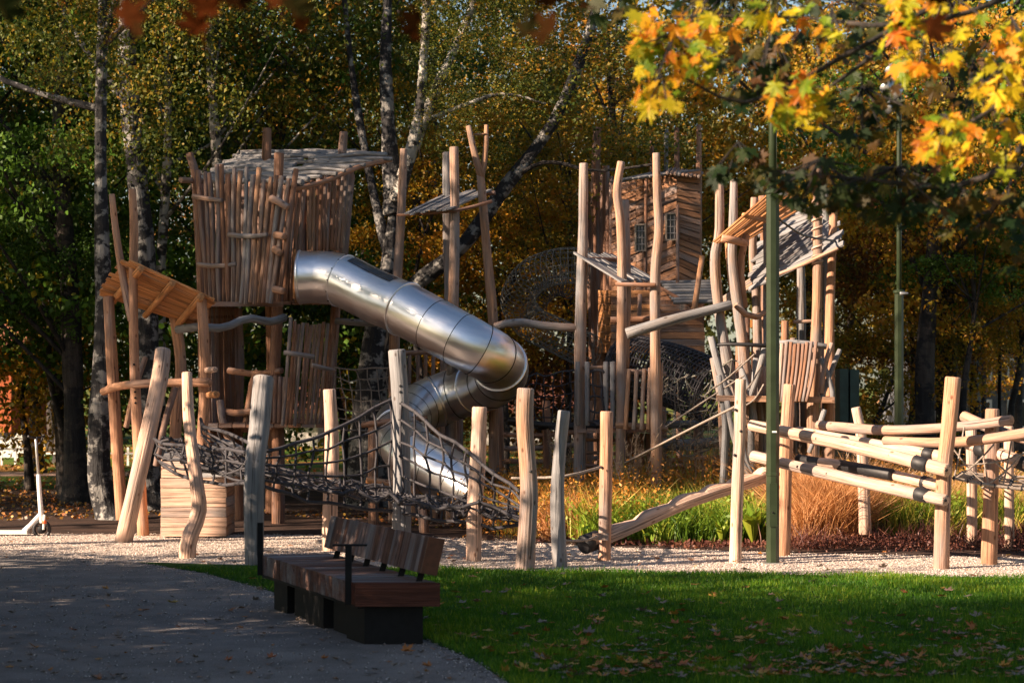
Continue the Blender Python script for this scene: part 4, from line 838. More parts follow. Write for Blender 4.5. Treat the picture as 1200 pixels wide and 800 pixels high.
# ------------------------------------------------------------------ left open shelter
t = thing('open_shelter', G(158, 627), 'small open shelter of orange logs with a slanting slatted roof at the left', 'play shelter')
plog('post', [(127, 348, 27.2), (131, 420, 27.2), (137, 520, 27.2), (143, 608, 27.2)], (13, 15), WARM, t, sides=12)
plog('post', [(155, 222, 26.3), (157, 270, 26.3), (156, 340, 26.3), (158, 440, 26.3), (163, 540, 26.3), (168, 627, 26.3)], (9, 14), WARM, t, sides=12)
plog('fork', [(131, 228, 26.35), (137, 280, 26.35), (147, 340, 26.33), (155, 375, 26.3)], (7, 11), WARM, t, sides=10)
plog('post', [(205, 372, 27.6), (212, 430, 27.6), (206, 500, 27.6), (205, 605, 27.6)], (13, 14), WARM, t, sides=12)
plog('post', [(236, 350, 26), (239, 400, 26), (240, 460, 26), (236, 530, 26), (236, 628, 26)], (12, 14), WARM, t, sides=12)
A0, A1, C0, C1 = W(152, 306, 26.1), W(250, 351, 25.9), W(118, 345, 27.5), W(226, 380, 27.6)
for i in range(17):
    u = i / 16; a, b = A0.lerp(C0, u), A1.lerp(C1, u); ex = (b - a).normalized() * R.uniform(.0, .09); a = a - (ex if 0 < i else ex * .2) ; b = b + ex * .5
    tilt = Vector((0, 0, R.uniform(-.008, .008))); wv = (C0 - A0) / 17 * .86
    quadslab('roof_slat', [a + tilt, b + tilt, b + wv + tilt, a + wv + tilt], Vector((.008, 0, .018)), ORNG, t)
dn = Vector((0, 0, -.05))
for u, w0 in ((.12, 9), (.5, 8), (.84, 9)):
    a, b = A0.lerp(A1, u) + dn, C0.lerp(C1, u) + dn; log('roof_beam', [a - (b - a) * .04, b + (b - a) * .06], SZ(w0 / 2, 26), ORNG, t, sides=10)
plog('rail', [(121, 459, 27.1), (136, 453, 26.8), (160, 450, 26.2), (200, 448, 26), (246, 448, 25.8)], (9, 10), WARM, t)
plog('rail_end', [(236, 434, 26.2), (252, 433, 25.6)], (7, 7), PALE, t, sides=10); plog('rail_end', [(238, 463, 26.2), (254, 462, 25.6)], (8, 8), ORNG, t, sides=10)
plog('brace', [(183, 545, 27), (192, 500, 27), (205, 455, 27.2)], (8, 8), BRWN, t); plog('brace', [(148, 500, 27), (158, 455, 27), (170, 420, 27.3)], (7, 7), MIXD, t)
for y in (427, 447, 459, 466, 472): bolt(157.5 + (y - 440) * .04, y, 26.3 - .065, t, .012)
# plank box with grey stepped top
t = thing('plank_box', W(226, 628, 26), 'square box of pale horizontal planks with sloping grey boards on top', 'plank box')
d = 25.9
for k in range(8):
    y0, y1 = 628 - k * 11.4, 628 - (k + 1) * 11.4 + .7; xl = 188.5 + R.uniform(-.6, .6); xr = 265 + R.uniform(-.6, .6)
    if k == 7: y1 = 538
    quadslab('plank', [W(xl, y0, d), W(xr, y0, d), W(xr - .3, y1, d), W(xl - .2, y1, d)], Vector((0, .04, 0)), PALE, t)
    quadslab('side_plank', [W(265, y0, d) + Vector((0, .045, 0)), W(265, y0, d) + Vector((0, .8, 0)), W(265, y1, d) + Vector((0, .8, 0)), W(265, y1, d) + Vector((0, .045, 0))], Vector((-.04, 0, 0)), TAN, t)
    quadslab('side_plank', [W(188, y0, d) + Vector((0, .8, 0)), W(188, y0, d) + Vector((0, .045, 0)), W(188, y1, d) + Vector((0, .045, 0)), W(188, y1, d) + Vector((0, .8, 0))], Vector((.04, 0, 0)), TAN, t)
for k in range(6):
    a = W(190 + k * 12, 537, d); b = W(190 + k * 12 + 6, 524, d + 1.0); quadslab('top_board', [a, W(201 + k * 12, 537, d), W(207 + k * 12, 524, d + 1.0), b], Vector((0, 0, -.03)), GREY, t)
quadslab('grey_step', [W(243, 533, 25.7), W(292, 527, 25.6), W(272, 516, 26.1), W(254, 512, 26.2)], Vector((0, 0, -.04)), GREY, t); quadslab('grey_step', [W(232, 555, 25.6), W(300, 552, 25.4), W(285, 543, 26), W(238, 545, 26)], Vector((0, 0, -.04)), GREY, t)
# ------------------------------------------------------------------ log cabin tower
t = thing('log_cabin_tower', W(325, 612, 28.6), 'tall log tower with a palisade cabin and a tilted grey pole roof', 'play tower')
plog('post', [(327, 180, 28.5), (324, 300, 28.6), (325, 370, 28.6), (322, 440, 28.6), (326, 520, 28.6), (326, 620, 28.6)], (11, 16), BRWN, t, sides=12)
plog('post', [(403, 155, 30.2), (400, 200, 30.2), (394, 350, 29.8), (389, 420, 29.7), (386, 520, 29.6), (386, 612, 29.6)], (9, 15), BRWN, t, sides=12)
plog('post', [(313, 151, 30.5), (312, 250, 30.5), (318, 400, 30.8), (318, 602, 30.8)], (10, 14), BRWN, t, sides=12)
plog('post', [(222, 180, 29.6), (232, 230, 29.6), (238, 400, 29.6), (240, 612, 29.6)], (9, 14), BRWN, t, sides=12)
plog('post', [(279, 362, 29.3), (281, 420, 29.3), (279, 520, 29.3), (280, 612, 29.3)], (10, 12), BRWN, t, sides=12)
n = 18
for i in range(n):      # left face
    u = i / (n - 1); xt = lerp(226, 346, u) + R.uniform(-2, 2); xb = lerp(237, 324, u) if u < .93 else lerp(237, 322, u); d = lerp(28.9, 28.0, u) - .12 * math.sin(u * 3.1) + R.uniform(-.04, .04)
    if i == n - 1: xb = 326
    yt = 197 + R.uniform(-9, 9) + 7 * u; m1 = lerp(xt, xb, .35) + R.uniform(-1.6, 1.6); m2 = lerp(xt, xb, .7) + R.uniform(-1.6, 1.6)
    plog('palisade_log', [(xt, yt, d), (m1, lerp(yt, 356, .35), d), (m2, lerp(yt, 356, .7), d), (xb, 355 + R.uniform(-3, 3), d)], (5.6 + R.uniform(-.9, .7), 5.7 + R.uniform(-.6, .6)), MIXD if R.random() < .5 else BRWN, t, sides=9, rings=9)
n = 14
for i in range(n):      # right face
    u = i / (n - 1); xt = lerp(347, 413, u); d = lerp(28.3, 29.7, u); yt = lerp(222, 196, u) + R.uniform(-3, 5); yb = 352 if u < .18 else lerp(297, 290, u) + R.uniform(-3, 3)
    xb = lerp(336, 404, u) if u < .18 else lerp(350, 403, u)
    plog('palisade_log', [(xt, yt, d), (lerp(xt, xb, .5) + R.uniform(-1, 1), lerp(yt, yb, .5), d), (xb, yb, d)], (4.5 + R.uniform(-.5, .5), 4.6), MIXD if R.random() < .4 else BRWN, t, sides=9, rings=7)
for i in range(18):     # back and far left faces
    u = i / 17; plog('back_log', [(lerp(236, 404, u) + R.uniform(-1, 1), 205, 31.2), (lerp(240, 400, u), 352, 31.2)], (9, 9), BRWN, t, sides=8, rings=4)
for i in range(8):
    u = i / 7; plog('back_log', [(lerp(228, 240, u), 205, lerp(29.6, 31.2, u)), (lerp(236, 242, u), 352, lerp(29.6, 31.2, u))], (8, 8), BRWN, t, sides=8, rings=4)
for i in range(7):
    u = i / 6; plog('back_log', [(lerp(412, 405, u), 205, lerp(29.7, 31.2, u)), (lerp(404, 400, u), 300, lerp(29.7, 31.2, u))], (8, 8), BRWN, t, sides=8, rings=4)
for pix in ([(226, 230, 28.75), (243, 233, 28.65), (260, 235, 28.5)], [(268, 275, 28.35), (290, 277, 28.2), (313, 275, 28.0)], [(232, 310, 28.7), (255, 312, 28.55), (277, 309, 28.4)]): plog('cross_stick', pix, (6, 5), MIXD, t, sides=8)
for pix in ([(318, 233, 28.0), (326, 236, 27.9), (337, 243, 27.85)], [(323, 275, 28), (333, 277, 27.9)], [(322, 339, 28), (332, 341, 27.9)], [(322, 292, 28), (328, 296, 27.9)]): plog('rung', pix, (9, 8), WARM, t, sides=10)
# roof of poles: rows from the low front edge up to the back
rows_ = 15
for i in range(rows_):
    u = i / (rows_ - 1); L0 = W(*[lerp(a, b, u) for a, b in zip((232, 211, 29.4), (286, 179, 31.3))])
    if u < .62: R0 = W(*[lerp(a, b, u / .62) for a, b in zip((352, 214, 28.1), (460, 184, 29.7))])
    else: R0 = W(*[lerp(a, b, (u - .62) / .38) for a, b in zip((452, 182, 29.9), (402, 177, 31.3))])
    for k in range(2):
        a, b = (L0, L0.lerp(R0, .55 + R.uniform(-.12, .12))) if k == 0 else (L0.lerp(R0, .5 + R.uniform(-.12, .12)), R0)
        e = (b - a).normalized() * R.uniform(-.05, .09); j = lambda: Vector((0, R.uniform(-.03, .03), R.uniform(-.012, .03)))
        log('roof_pole', [a - e, a.lerp(b, .35) + j(), a.lerp(b, .7) + j(), b + e], (.036, .024) if R.random() < .5 else (.024, .036), GREY, t, sides=8, rings=9, wob=.14)
plog('roof_beam', [(212, 211, 28.7), (222, 211.5, 28.9), (236, 212, 29.1)], (7, 7), MIXD, t, sides=10)
plog('roof_beam', [(345, 222, 28.15), (385, 211, 28.6), (420, 196, 29.2), (458, 187, 29.7)], (6, 6), WARM, t, sides=10)
for k in range(14):
    u0, u1 = k / 14, (k + 1) / 14 - .006
    quadslab('deck_plank', [W(lerp(234, 402, u0), 353, 28.5), W(lerp(234, 402, u1), 353, 28.5), W(lerp(240, 400, u1), 353, 31.1), W(lerp(240, 400, u0), 353, 31.1)], Vector((0, 0, -.04)), BRWN, t)
quadslab('deck_edge', [W(232, 359, 28.45), W(332, 359, 28.25), W(332, 353.5, 28.25), W(232, 353.5, 28.45)], Vector((0, .05, 0)), BRWN, t); quadslab('deck_edge', [W(345, 357, 28.3), W(398, 354, 29.4), W(398, 349, 29.4), W(345, 351, 28.3)], Vector((0, .05, 0)), ORNG, t)
quadslab('slide_frame', [W(346, 350, 28.3), W(346, 292, 28.3), W(343, 292, 28.3), W(343, 350, 28.3)], Vector((0, .06, 0)), ORNG, t)
n = 12                # lower right palisade
for i in range(n):
    u = i / (n - 1); xt = lerp(341, 394, u); xb = lerp(331, 383, u); d = lerp(28.0, 28.8, u)
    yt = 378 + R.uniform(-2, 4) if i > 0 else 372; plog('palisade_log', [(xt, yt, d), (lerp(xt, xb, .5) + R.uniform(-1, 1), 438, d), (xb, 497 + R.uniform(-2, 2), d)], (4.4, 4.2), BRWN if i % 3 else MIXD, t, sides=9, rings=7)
for i in range(5): plog('palisade_log', [(329 + i * 5.6 - 12, 440 + i * 0.6, 28.2), (324 + i * 5.4 - 8, 495, 28.2)], (5.6, 5.6), BRWN, t, sides=8, rings=4)
plog('cross_stick', [(333, 413, 27.9), (350, 415, 27.9), (368, 418, 27.95)], (6, 6), MIXD, t, sides=8); plog('cross_stick', [(366, 428, 28.1), (392, 434, 28.3)], (6, 5), MIXD, t, sides=8)
n = 11                # dark lower left wall
for i in range(n):
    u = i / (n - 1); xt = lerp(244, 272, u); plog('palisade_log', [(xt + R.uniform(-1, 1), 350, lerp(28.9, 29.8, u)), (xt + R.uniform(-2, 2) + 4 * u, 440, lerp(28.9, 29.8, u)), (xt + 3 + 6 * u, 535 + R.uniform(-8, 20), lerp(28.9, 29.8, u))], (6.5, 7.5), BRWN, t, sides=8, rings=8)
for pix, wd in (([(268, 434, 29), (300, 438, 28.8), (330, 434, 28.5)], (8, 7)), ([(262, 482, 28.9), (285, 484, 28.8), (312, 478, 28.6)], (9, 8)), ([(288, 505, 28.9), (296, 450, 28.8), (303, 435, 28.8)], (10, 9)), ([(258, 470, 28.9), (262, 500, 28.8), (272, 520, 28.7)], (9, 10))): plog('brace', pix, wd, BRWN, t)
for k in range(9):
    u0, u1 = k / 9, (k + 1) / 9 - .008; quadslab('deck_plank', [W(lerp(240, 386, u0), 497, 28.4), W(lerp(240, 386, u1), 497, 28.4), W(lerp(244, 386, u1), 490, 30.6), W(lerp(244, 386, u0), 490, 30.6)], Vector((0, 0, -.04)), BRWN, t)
# ------------------------------------------------------------------ long rails between towers
for pix, wd, m, lab in (([(209, 386, 27.5), (232, 383, 27.2), (262, 384, 27.4), (290, 373, 27.6), (315, 377, 27.9), (333, 372, 28.2)], (10, 9), GREY, 'curved grey rail branch from the open shelter to the log cabin tower'),
                        ([(394, 376, 28.7), (420, 378, 28.6), (445, 378, 28.5), (468, 374, 28.5)], (8, 8), GREY, 'short grey rail branch passing behind the slide'),
                        ([(580, 383, 28), (605, 377, 28), (640, 382, 28), (676, 384, 28)], (9, 9), MIXD, 'curved rail branch from the forked post to the tall grey post'),
                        ([(735, 391, 27.2), (770, 380, 27.2), (810, 369, 27.3), (856, 357, 27.4)], (13, 11), GREY, 'long straight grey log rising towards the right tower'),
                        ([(716, 375, 28.5), (760, 374, 28.5), (800, 367, 28.6), (822, 366, 28.6)], (8, 8), BRWN, 'thinner brown log behind the long grey log')):
    o = plog('rail_log', pix, wd, m, None, sides=12); tag(o, lab, 'rail log', 'long logs between the play towers')
    if pix[0][0] == 209:
        V, Fc, A = tube_geo([W(203, 386, 27.6), W(209, 386, 27.5)], SZ(5.5, 27.5), 10, 2)
# ------------------------------------------------------------------ small canopy in the middle
t = thing('canopy_frame', W(532, 612, 28.5), 'tall bare posts with a small grey slatted canopy above the slide', 'play canopy')
for pix, wd, m in (([(473, 175, 28.6), (470, 250, 28.6), (464, 360, 28.6), (462, 420, 28.6), (462, 612, 28.6)], (9, 14), MIXD), ([(532, 173, 28.2), (533, 260, 28.2), (531, 370, 28.2), (529, 480, 28.8), (529, 613, 28.8)], (11, 14), MIXD),
                   ([(523, 179, 29.6), (524, 260, 29.6), (526, 400, 29.6), (515, 608, 29.6)], (9, 13), MIXD), ([(563, 205, 28.4), (566, 240, 28.4), (571, 300, 28.4), (578, 380, 28.4), (579, 470, 28.8), (578, 613, 28.8)], (9, 13), MIXD)):
    plog('post', pix, wd, m, t, sides=12)
plog('fork', [(549, 148, 28.35), (556, 180, 28.35), (564, 207, 28.4)], (7, 9), MIXD, t, sides=10); plog('fork', [(570, 147, 28.45), (569, 180, 28.4), (564, 207, 28.4)], (5, 8), MIXD, t, sides=10)
plog('twig', [(556, 158, 28.4), (569, 157, 28.4)], (3, 2), MIXD, t, sides=6)
a0, a1, b0, b1 = W(475, 251, 28.1), W(537, 243, 28.0), W(520, 229, 29.6), W(578, 223, 29.4)
a0, a1, b0, b1 = W(474, 252, 28.1), W(521, 229, 29.8), W(530, 245, 28.0), W(578, 223, 29.6)
for i in range(9):
    u, v = i / 9, (i + .86) / 9
    z = Vector((0, 0, R.uniform(-.01, .015))); quadslab('roof_slat', [a0.lerp(b0, u) + z, a1.lerp(b1, u) + z, a1.lerp(b1, v) + z, a0.lerp(b0, v) + z], Vector((0, 0, .02)), GREY, t)
plog('roof_beam', [(466, 252, 28.4), (532, 247, 28.1), (576, 236, 28.3)], (4, 4), BRWN, t, sides=8); plog('roof_beam', [(520, 232, 29.7), (580, 226, 29.5)], (5, 5), BRWN, t, sides=8)
# railing behind the slide
t = thing('picket_railing', W(500, 600, 30.5), 'short picket railing on posts behind the slide', 'railing'); d = 30.5
plog('rail', [(470, 414, d), (500, 413, d), (540, 416, d)], (6, 6), MIXD, t, sides=8)
for px in (480, 490, 499, 508, 518): plog('picket', [(px, 414, d), (px - 1, 470, d)], (4.5, 4.5), MIXD, t, sides=8)
plog('post', [(541, 405, d), (538, 480, d), (538, 602, d)], (9, 11), BRWN, t, sides=10); plog('post', [(472, 410, d), (472, 602, d)], (8, 9), BRWN, t, sides=10)
for k in range(5): quadslab('deck_plank', [W(472 + k * 14, 470, d - .2), W(485 + k * 14, 470, d - .2), W(485 + k * 14, 467, d + 1), W(472 + k * 14, 467, d + 1)], Vector((0, 0, -.05)), BRWN, t)
# ------------------------------------------------------------------ steel tube slide
t = thing('tube_slide', W(480, 620, 27.5), 'shiny stainless steel tube slide winding down from the log cabin', 'slide')
KP = [(350, 325, 28.15, 32), (377, 325, 28.12, 32), (402, 329, 28.0, 32.5), (437, 346, 27.75, 34), (478, 364, 27.4, 36), (522, 388, 27.1, 37.5), (558, 408, 27.0, 38), (580, 421, 27.2, 38), (588, 436, 27.7, 36), (574, 449, 28.3, 34), (545, 458, 28.7, 33), (513, 469, 28.8, 33), (485, 482, 28.6, 33), (470, 497, 28.2, 34), (470, 513, 27.7, 35), (485, 532, 27.3, 36), (512, 550, 27.0, 37), (542, 568, 26.8, 37), (566, 581, 26.6, 36)]
CP = [W(a, b, d_) for a, b, d_, r in KP]; NSM = 180; CC = catmull(CP, NSM); kd = [i / (len(KP) - 1) for i in range(len(KP))]; kr = [.315] * len(KP)
def frame(i):
    T = (CC[min(i + 1, NSM)] - CC[max(i - 1, 0)]).normalized(); up = Vector((0, 0, 1)); sx = T.cross(up).normalized(); return T, sx, sx.cross(T)
def ring(i, r, n=36, a0=0, a1=2 * math.pi):
    T, sx, up = frame(i); return [CC[i] + sx * math.cos(a0 + (a1 - a0) * k / n) * r + up * math.sin(a0 + (a1 - a0) * k / n) * r for k in range(n)]
cuts = [0, 10, 20, 30, 40, 47, 54, 61, 68, 75, 82, 89, 96, 103, 110, 117, 124, 131, 138, 145, 152, 160, 168, 176, 180]
RT = .305
for k in range(len(cuts) - 1):
    V, Fc, A = [], [], []; i0, i1 = cuts[k], cuts[k + 1]; idx = list(range(i0, i1 + 1, 1)); nn = 36; s = 0
    for q, i in enumerate(idx):
        rr_ = RT * (1.006 - .012 * q / (len(idx) - 1))
        if q: s += (CC[i] - CC[idx[q - 1]]).length
        for j, p in enumerate(ring(i, rr_, nn)): V.append(p); A.append((math.cos(j / nn * 6.283), math.sin(j / nn * 6.283), s + k))
    m = len(idx)
    for q in range(m - 1):
        for j in range(nn): a, b = q * nn + j, q * nn + (j + 1) % nn; Fc.append((a, a + nn, b + nn, b))
    # inner wall
    off = len(V)
    for q in (0, m - 1):
        for j, p in enumerate(ring(idx[q], RT * .975, nn)): V.append(p); A.append((0, 0, 0))
    for j in range(nn): a, b = off + j, off + (j + 1) % nn; Fc.append((a, b, b + nn, a + nn))
    mk('tube_panel', V, Fc, STEEL, t, True, A)
for i in cuts[5:-1]:
    P = ring(i, RT * 1.004, 36); rope('seam', P + [P[0]], .0045, IRON, t, 4, 72)
for i, w_ in ((1, .02), (20, .012), (39, .022), (74, .022), (96, .012), (111, .02), (137, .02)):
    P = ring(i, RT * 1.005, 40); T, sx, up = frame(i); rope('flange', P + [P[0]], w_ * .8, STEEL, t, 6, 80)
bp = []
for i in (20, 39, 74, 111, 137):
    bp += ring(i, RT * 1.03, 14)
knots(bp, .009, IRON, t, 'flange_bolts')
# dark viewing window on the upper section
V = []; Fc = []
for i in range(22, 37): 
    for a in (1.05, 1.3, 1.52):
        T, sx, up = frame(i); V.append(CC[i] + (sx * math.cos(a) * 1 + up * math.sin(a)) * RT * 1.018)
for q in range(14):
    for j in range(2): a = q * 3 + j; Fc.append((a, a + 1, a + 4, a + 3))
mk('vent_window', V, Fc, GLASS, t, True)
# open run-out at the foot
V, Fc, A = [], [], []; PP = [CC[NSM], W(585, 592, 26.5), W(608, 598, 26.4), W(628, 599, 26.3)]; C2 = catmull(PP, 8)
for q, p in enumerate(C2):
    T = (C2[min(q + 1, 8)] - C2[max(q - 1, 0)]).normalized(); sx = T.cross(Vector((0, 0, 1))).normalized(); up = sx.cross(T)
    for j in range(17): a = math.pi * (1 + j / 16); V.append(p + (sx * math.cos(a) + up * math.sin(a)) * RT * .99 * (1 - .03 * q)); A.append((j * .1, 0, q * .1))
    for j in range(17): a = math.pi * (2 - j / 16); V.append(p + (sx * math.cos(a) + up * math.sin(a)) * (RT * .99 * (1 - .03 * q) - .012)); A.append((j * .1, 0, q * .1))
for q in range(8):
    for j in range(34): a, b = q * 34 + j, q * 34 + (j + 1) % 34; Fc.append((a, b, b + 34, a + 34))
mk('run_out', V, Fc, STEEL, t, True, A)
for pix, wd in (([(437, 495, 27.6), (437, 560, 27.6), (438, 621, 27.6)], (12, 13)), ([(511, 488, 28.9), (511, 607, 28.9)], (13, 14)), ([(486, 500, 29), (486, 606, 29)], (10, 10)), ([(494, 585, 26.9), (497, 624, 26.9)], (12, 12))):
    plog('support_post', pix, wd, WARM, t, sides=10)
plog('support_beam', [(425, 498, 27.6), (452, 494, 27.5), (500, 490, 27.6)], (7, 7), BRWN, t, sides=8); plog('support_beam', [(430, 562, 27), (455, 566, 27), (480, 570, 27)], (9, 9), ORNG, t, sides=8)
# ------------------------------------------------------------------ the big front net
net('climbing_net', W(471, 472, 23.5), W(612, 577, 21.8), W(612, 618, 22.2), W(472, 602, 23.4), 9, 6, 'wide rope net hanging between the grey posts in front of the slide', .02, mat=ROPED, r=.0120, kr=.022, jit=.014)
t = bpy.data.objects['climbing_net']
net('', W(459, 468, 23.6), W(309, 530, 22.4), W(300, 566, 22.4), W(460, 596, 23.6), 8, 5, '', .09, parent=t, mat=ROPED, r=.0120, jit=.014, kr=.02)
net('', W(180, 511, 24.8), W(306, 530, 22.3), W(300, 566, 22.3), W(190, 548, 24.8), 7, 4, '', .08, parent=t, mat=ROPED, r=.0120, jit=.02, kr=.02)
net('', W(190, 512, 25.6), W(600, 600, 25.6), W(612, 602, 21.8), W(215, 540, 23.4), 26, 12, '', .08, parent=t, mat=ROPED, jit=.035, kr=.024, r=.0115)
net('', W(232, 490, 25.5), W(310, 525, 22.4), W(320, 560, 24), W(250, 530, 25.5), 6, 4, '', .05, parent=t, mat=ROPED, r=.0120, jit=.02, kr=.018)
# rope hand lines
for pts, lab in (([(655, 488 + 145, 22), (690, 632, 22.4), (711, 621, 22.7)], 'thick rope lying low beside the bed corner'), ([(731, 543, 27.7), (800, 507, 24.8), (862, 476, 22.4)], 'tight slanting hand rope reaching the white post'), ([(600, 560, 22.4), (660, 558, 22), (704, 547, 22.6)], 'slack rope between the grey posts and the orange post')):
    o = rope('hand_rope', [W(*p) for p in pts], .013, ROPE); tag(o, lab, 'rope', 'single hand ropes')
# ------------------------------------------------------------------ net bridge behind, left of the middle
net('net_bridge', W(392, 430, 29.5), W(468, 428, 29.5), W(466, 500, 29.5), W(392, 502, 29.5), 7, 6, 'fine pale rope net of a bridge behind the two grey posts', .05, r=.007, kr=.012, kmat=ROPE, jit=.01, skew=.15)
# rope bridge between the slide turn and the fenced platform
t = net('rope_bridge', W(608, 440, 28.4), W(690, 430, 28.2), W(690, 498, 28.2), W(608, 500, 28.4), 8, 5, 'rope bridge with a black walkway right of the slide turn', .03, r=.008, kr=.014, mat=ROPED, jit=.02, cat='rope bridge')
plog('walkway', [(596, 492, 28.4), (650, 499, 28.3), (700, 499, 28.2), (728, 490, 28.2)], (8, 8), BLACK, t, sides=8); plog('walkway', [(596, 494, 29.3), (650, 500, 29.3), (728, 492, 29.2)], (8, 8), BLACK, t, sides=8)
# ------------------------------------------------------------------ fenced platform with small roof
t = thing('fenced_platform', W(727, 610, 27.8), 'platform with picket railing and a slanting grey slatted roof between three tall posts', 'play platform')
for pix, wd, m in (([(684, 192, 28), (683, 280, 28), (680, 400, 28), (679, 560, 28)], (10, 15), MIXD), ([(728, 190, 27.8), (723, 225, 27.8), (727, 260, 27.8), (729, 330, 27.8), (728, 430, 27.8), (727, 600, 27.8)], (9, 13), MIXD),
                   ([(733, 235, 28.3), (735, 330, 28.3), (733, 430, 28.3)], (9, 9), MIXD), ([(769, 180, 27.5), (770, 230, 27.5), (772, 270, 27.5), (768, 320, 27.5), (768, 420, 27.5), (770, 560, 27.5)], (9, 13), MIXD)):
    pix = list(pix); 
    if pix[-1][1] > 540: pix[-1] = (pix[-1][0], HZ + H / pix[-1][2] * F + 2, pix[-1][2])
    plog('post', pix, wd, m, t, sides=12)
a0, a1, b0, b1 = W(674, 299, 27.9), W(726, 331, 27.5), W(717, 299, 29.3), W(768, 329, 28.6)
for i in range(10):
    u, v = i / 10, (i + .8) / 10; z = Vector((0, 0, R.uniform(-.012, .015))); e = (a1 - a0).normalized() * R.uniform(-.02, .05)
    quadslab('roof_slat', [a0.lerp(b0, u) + z - e, a1.lerp(b1, u) + z + e, a1.lerp(b1, v) + z + e, a0.lerp(b0, v) + z - e], Vector((0, 0, .025)), GREY, t)
plog('roof_beam', [(722, 333, 27.5), (768, 334, 27.4)], (5, 5), BRWN, t, sides=8); plog('roof_beam', [(680, 303, 28), (740, 305, 29)], (5, 5), BRWN, t, sides=8)
d = 27.6
plog('rail', [(735, 435, d), (760, 436, d), (780, 438, d)], (6, 6), MIXD, t, sides=8); plog('rail', [(722, 498, d), (750, 499, d), (782, 502, d)], (8, 8), MIXD, t, sides=8)
for k, (px, top) in enumerate(((737, 433), (746, 433), (755, 432), (762, 431), (769, 433), (775, 425))): plog('picket', [(px, top, d - .06), (px - 1.5 + R.uniform(-.5, .5), 466, d - .06), (px - 4 + k * .6, 503, d - .06)], (4.6, 5), MIXD, t, sides=8)
d = 27.9
plog('rail', [(683, 430, d), (700, 431, d), (722, 430, d)], (5, 6), MIXD, t, sides=8)
for px in (677, 688, 710, 718): plog('picket', [(px, 424, d - .05), (px, 498, d - .05)], (6 if px < 715 else 7, 6), GREY, t, sides=8)
for k in range(9): quadslab('deck_plank', [W(676 + k * 11.6, 502, d), W(686.8 + k * 11.6, 502, d), W(686 + k * 11.6, 499, d + 1.4), W(676 + k * 11.6, 499, d + 1.4)], Vector((0, 0, -.05)), BRWN, t)
net('', W(690, 436, 27.85), W(710, 434, 27.85), W(710, 495, 27.85), W(690, 496, 27.85), 3, 4, '', .0, parent=t, mat=ROPED, r=.0120, kr=.012, jit=.02)
for y in (515, 530, 545): plog('rung', [(684, y, 28.2), (722, y + 1, 28.2)], (4, 4), BRWN, t, sides=8)
for k in range(6): plog('under_wall_log', [(738 + k * 7, 508, 28.6), (738 + k * 7, 606, 28.6)], (7, 7), BRWN, t, sides=8, rings=4)
# ------------------------------------------------------------------ plank house tower
t = thing('plank_house_tower', W(765, 590, 33), 'crooked plank house on posts with two small barred windows', 'play tower')
d = 33
def fplank(x0, x1, ya0, ya1, yb0, yb1, d0, d1, mat, top, bot):
    q = [(x0, ya0), (x1, ya1), (x1, yb1), (x0, yb0)]; q = [(a, min(max(b, top(a)), bot(a))) for a, b in q]
    if q[3][1] - q[0][1] < 1.5 and q[2][1] - q[1][1] < 1.5: return
    z = R.uniform(-.012, .012); quadslab('wall_plank', [W(q[3][0], q[3][1], d0 + z), W(q[2][0], q[2][1], d1 + z), W(q[1][0], q[1][1], d1 + z), W(q[0][0], q[0][1], d0 + z)], Vector((0, .035, 0)), mat, t)
topf = lambda a: lerp(215, 200, (a - 716) / 106); botf = lambda a: 352
y = 196
while y < 400:
    h = R.uniform(6.5, 9); fplank(793.5, 821, y, y + 2 + (y - 196) * .10, y + h - 1.1, y + h + 2 + (y - 196) * .10 - 1.1, 32.9, 33.0, TAN, topf, botf); y += h
y = 200
while y < 430:
    h = R.uniform(7, 9.5); k = 26
    for xa, xb in ((717, 745), (745.6, 793)):
        off = R.uniform(-1, 1); fplank(xa, xb, y - (xa - 717) * .42 + off, y - (xb - 717) * .42 + off, y + h - 1.1 - (xa - 717) * .42 + off, y + h - 1.1 - (xb - 717) * .42 + off, 33.3 if xa < 740 else 33.15, 33.15 if xa < 740 else 32.9, TAN, topf, botf)
    y += h
box('backing', X(718, 33.5), X(821, 33.2), 33.4, 34.8, W(0, 350, 33).z, W(0, 210, 33).z, BRWN, t)
for (xa, ya, xb, yb) in ((745, 263, 756, 294), (781, 250, 795, 281)):
    d0 = 32.86; f = quadslab('window', [W(xa, yb, d0 - .02), W(xb, yb - 1, d0 - .02), W(xb, ya, d0 - .02), W(xa, ya + 1, d0 - .02)], Vector((0, .05, 0)), GLASS, t)
    e = 1.3
    for q in (((xa - e, yb + e), (xb + e, yb + e - 1), (xb + e, yb - 1 - e * .3), (xa - e, yb - e * .3)), ((xa - e, ya + 1 + e * .3), (xb + e, ya + e * .3), (xb + e, ya - e), (xa - e, ya + 1 - e)), ((xa - e, yb), (xa + .6, yb), (xa + .6, ya + 1), (xa - e, ya + 1)), ((xb - .6, yb - 1), (xb + e, yb - 1), (xb + e, ya), (xb - .6, ya))):
        quadslab('frame', [W(*p, d0 - .05) for p in q], Vector((0, .03, 0)), flat('pale_frame', (.22, .18, .14)), f)
    for k in (1, 2):
        xm = lerp(xa, xb, k / 3); quadslab('bar', [W(xm - .45, yb, d0 - .03), W(xm + .45, yb, d0 - .03), W(xm + .45, ya, d0 - .03), W(xm - .45, ya, d0 - .03)], Vector((0, .01, 0)), GREY, f)
    for k in (1, 2, 3):
        ym = lerp(ya, yb, k / 4); quadslab('bar', [W(xa, ym + .45, d0 - .034), W(xb, ym + .3, d0 - .034), W(xb, ym - .6, d0 - .034), W(xa, ym - .45, d0 - .034)], Vector((0, .01, 0)), GREY, f)
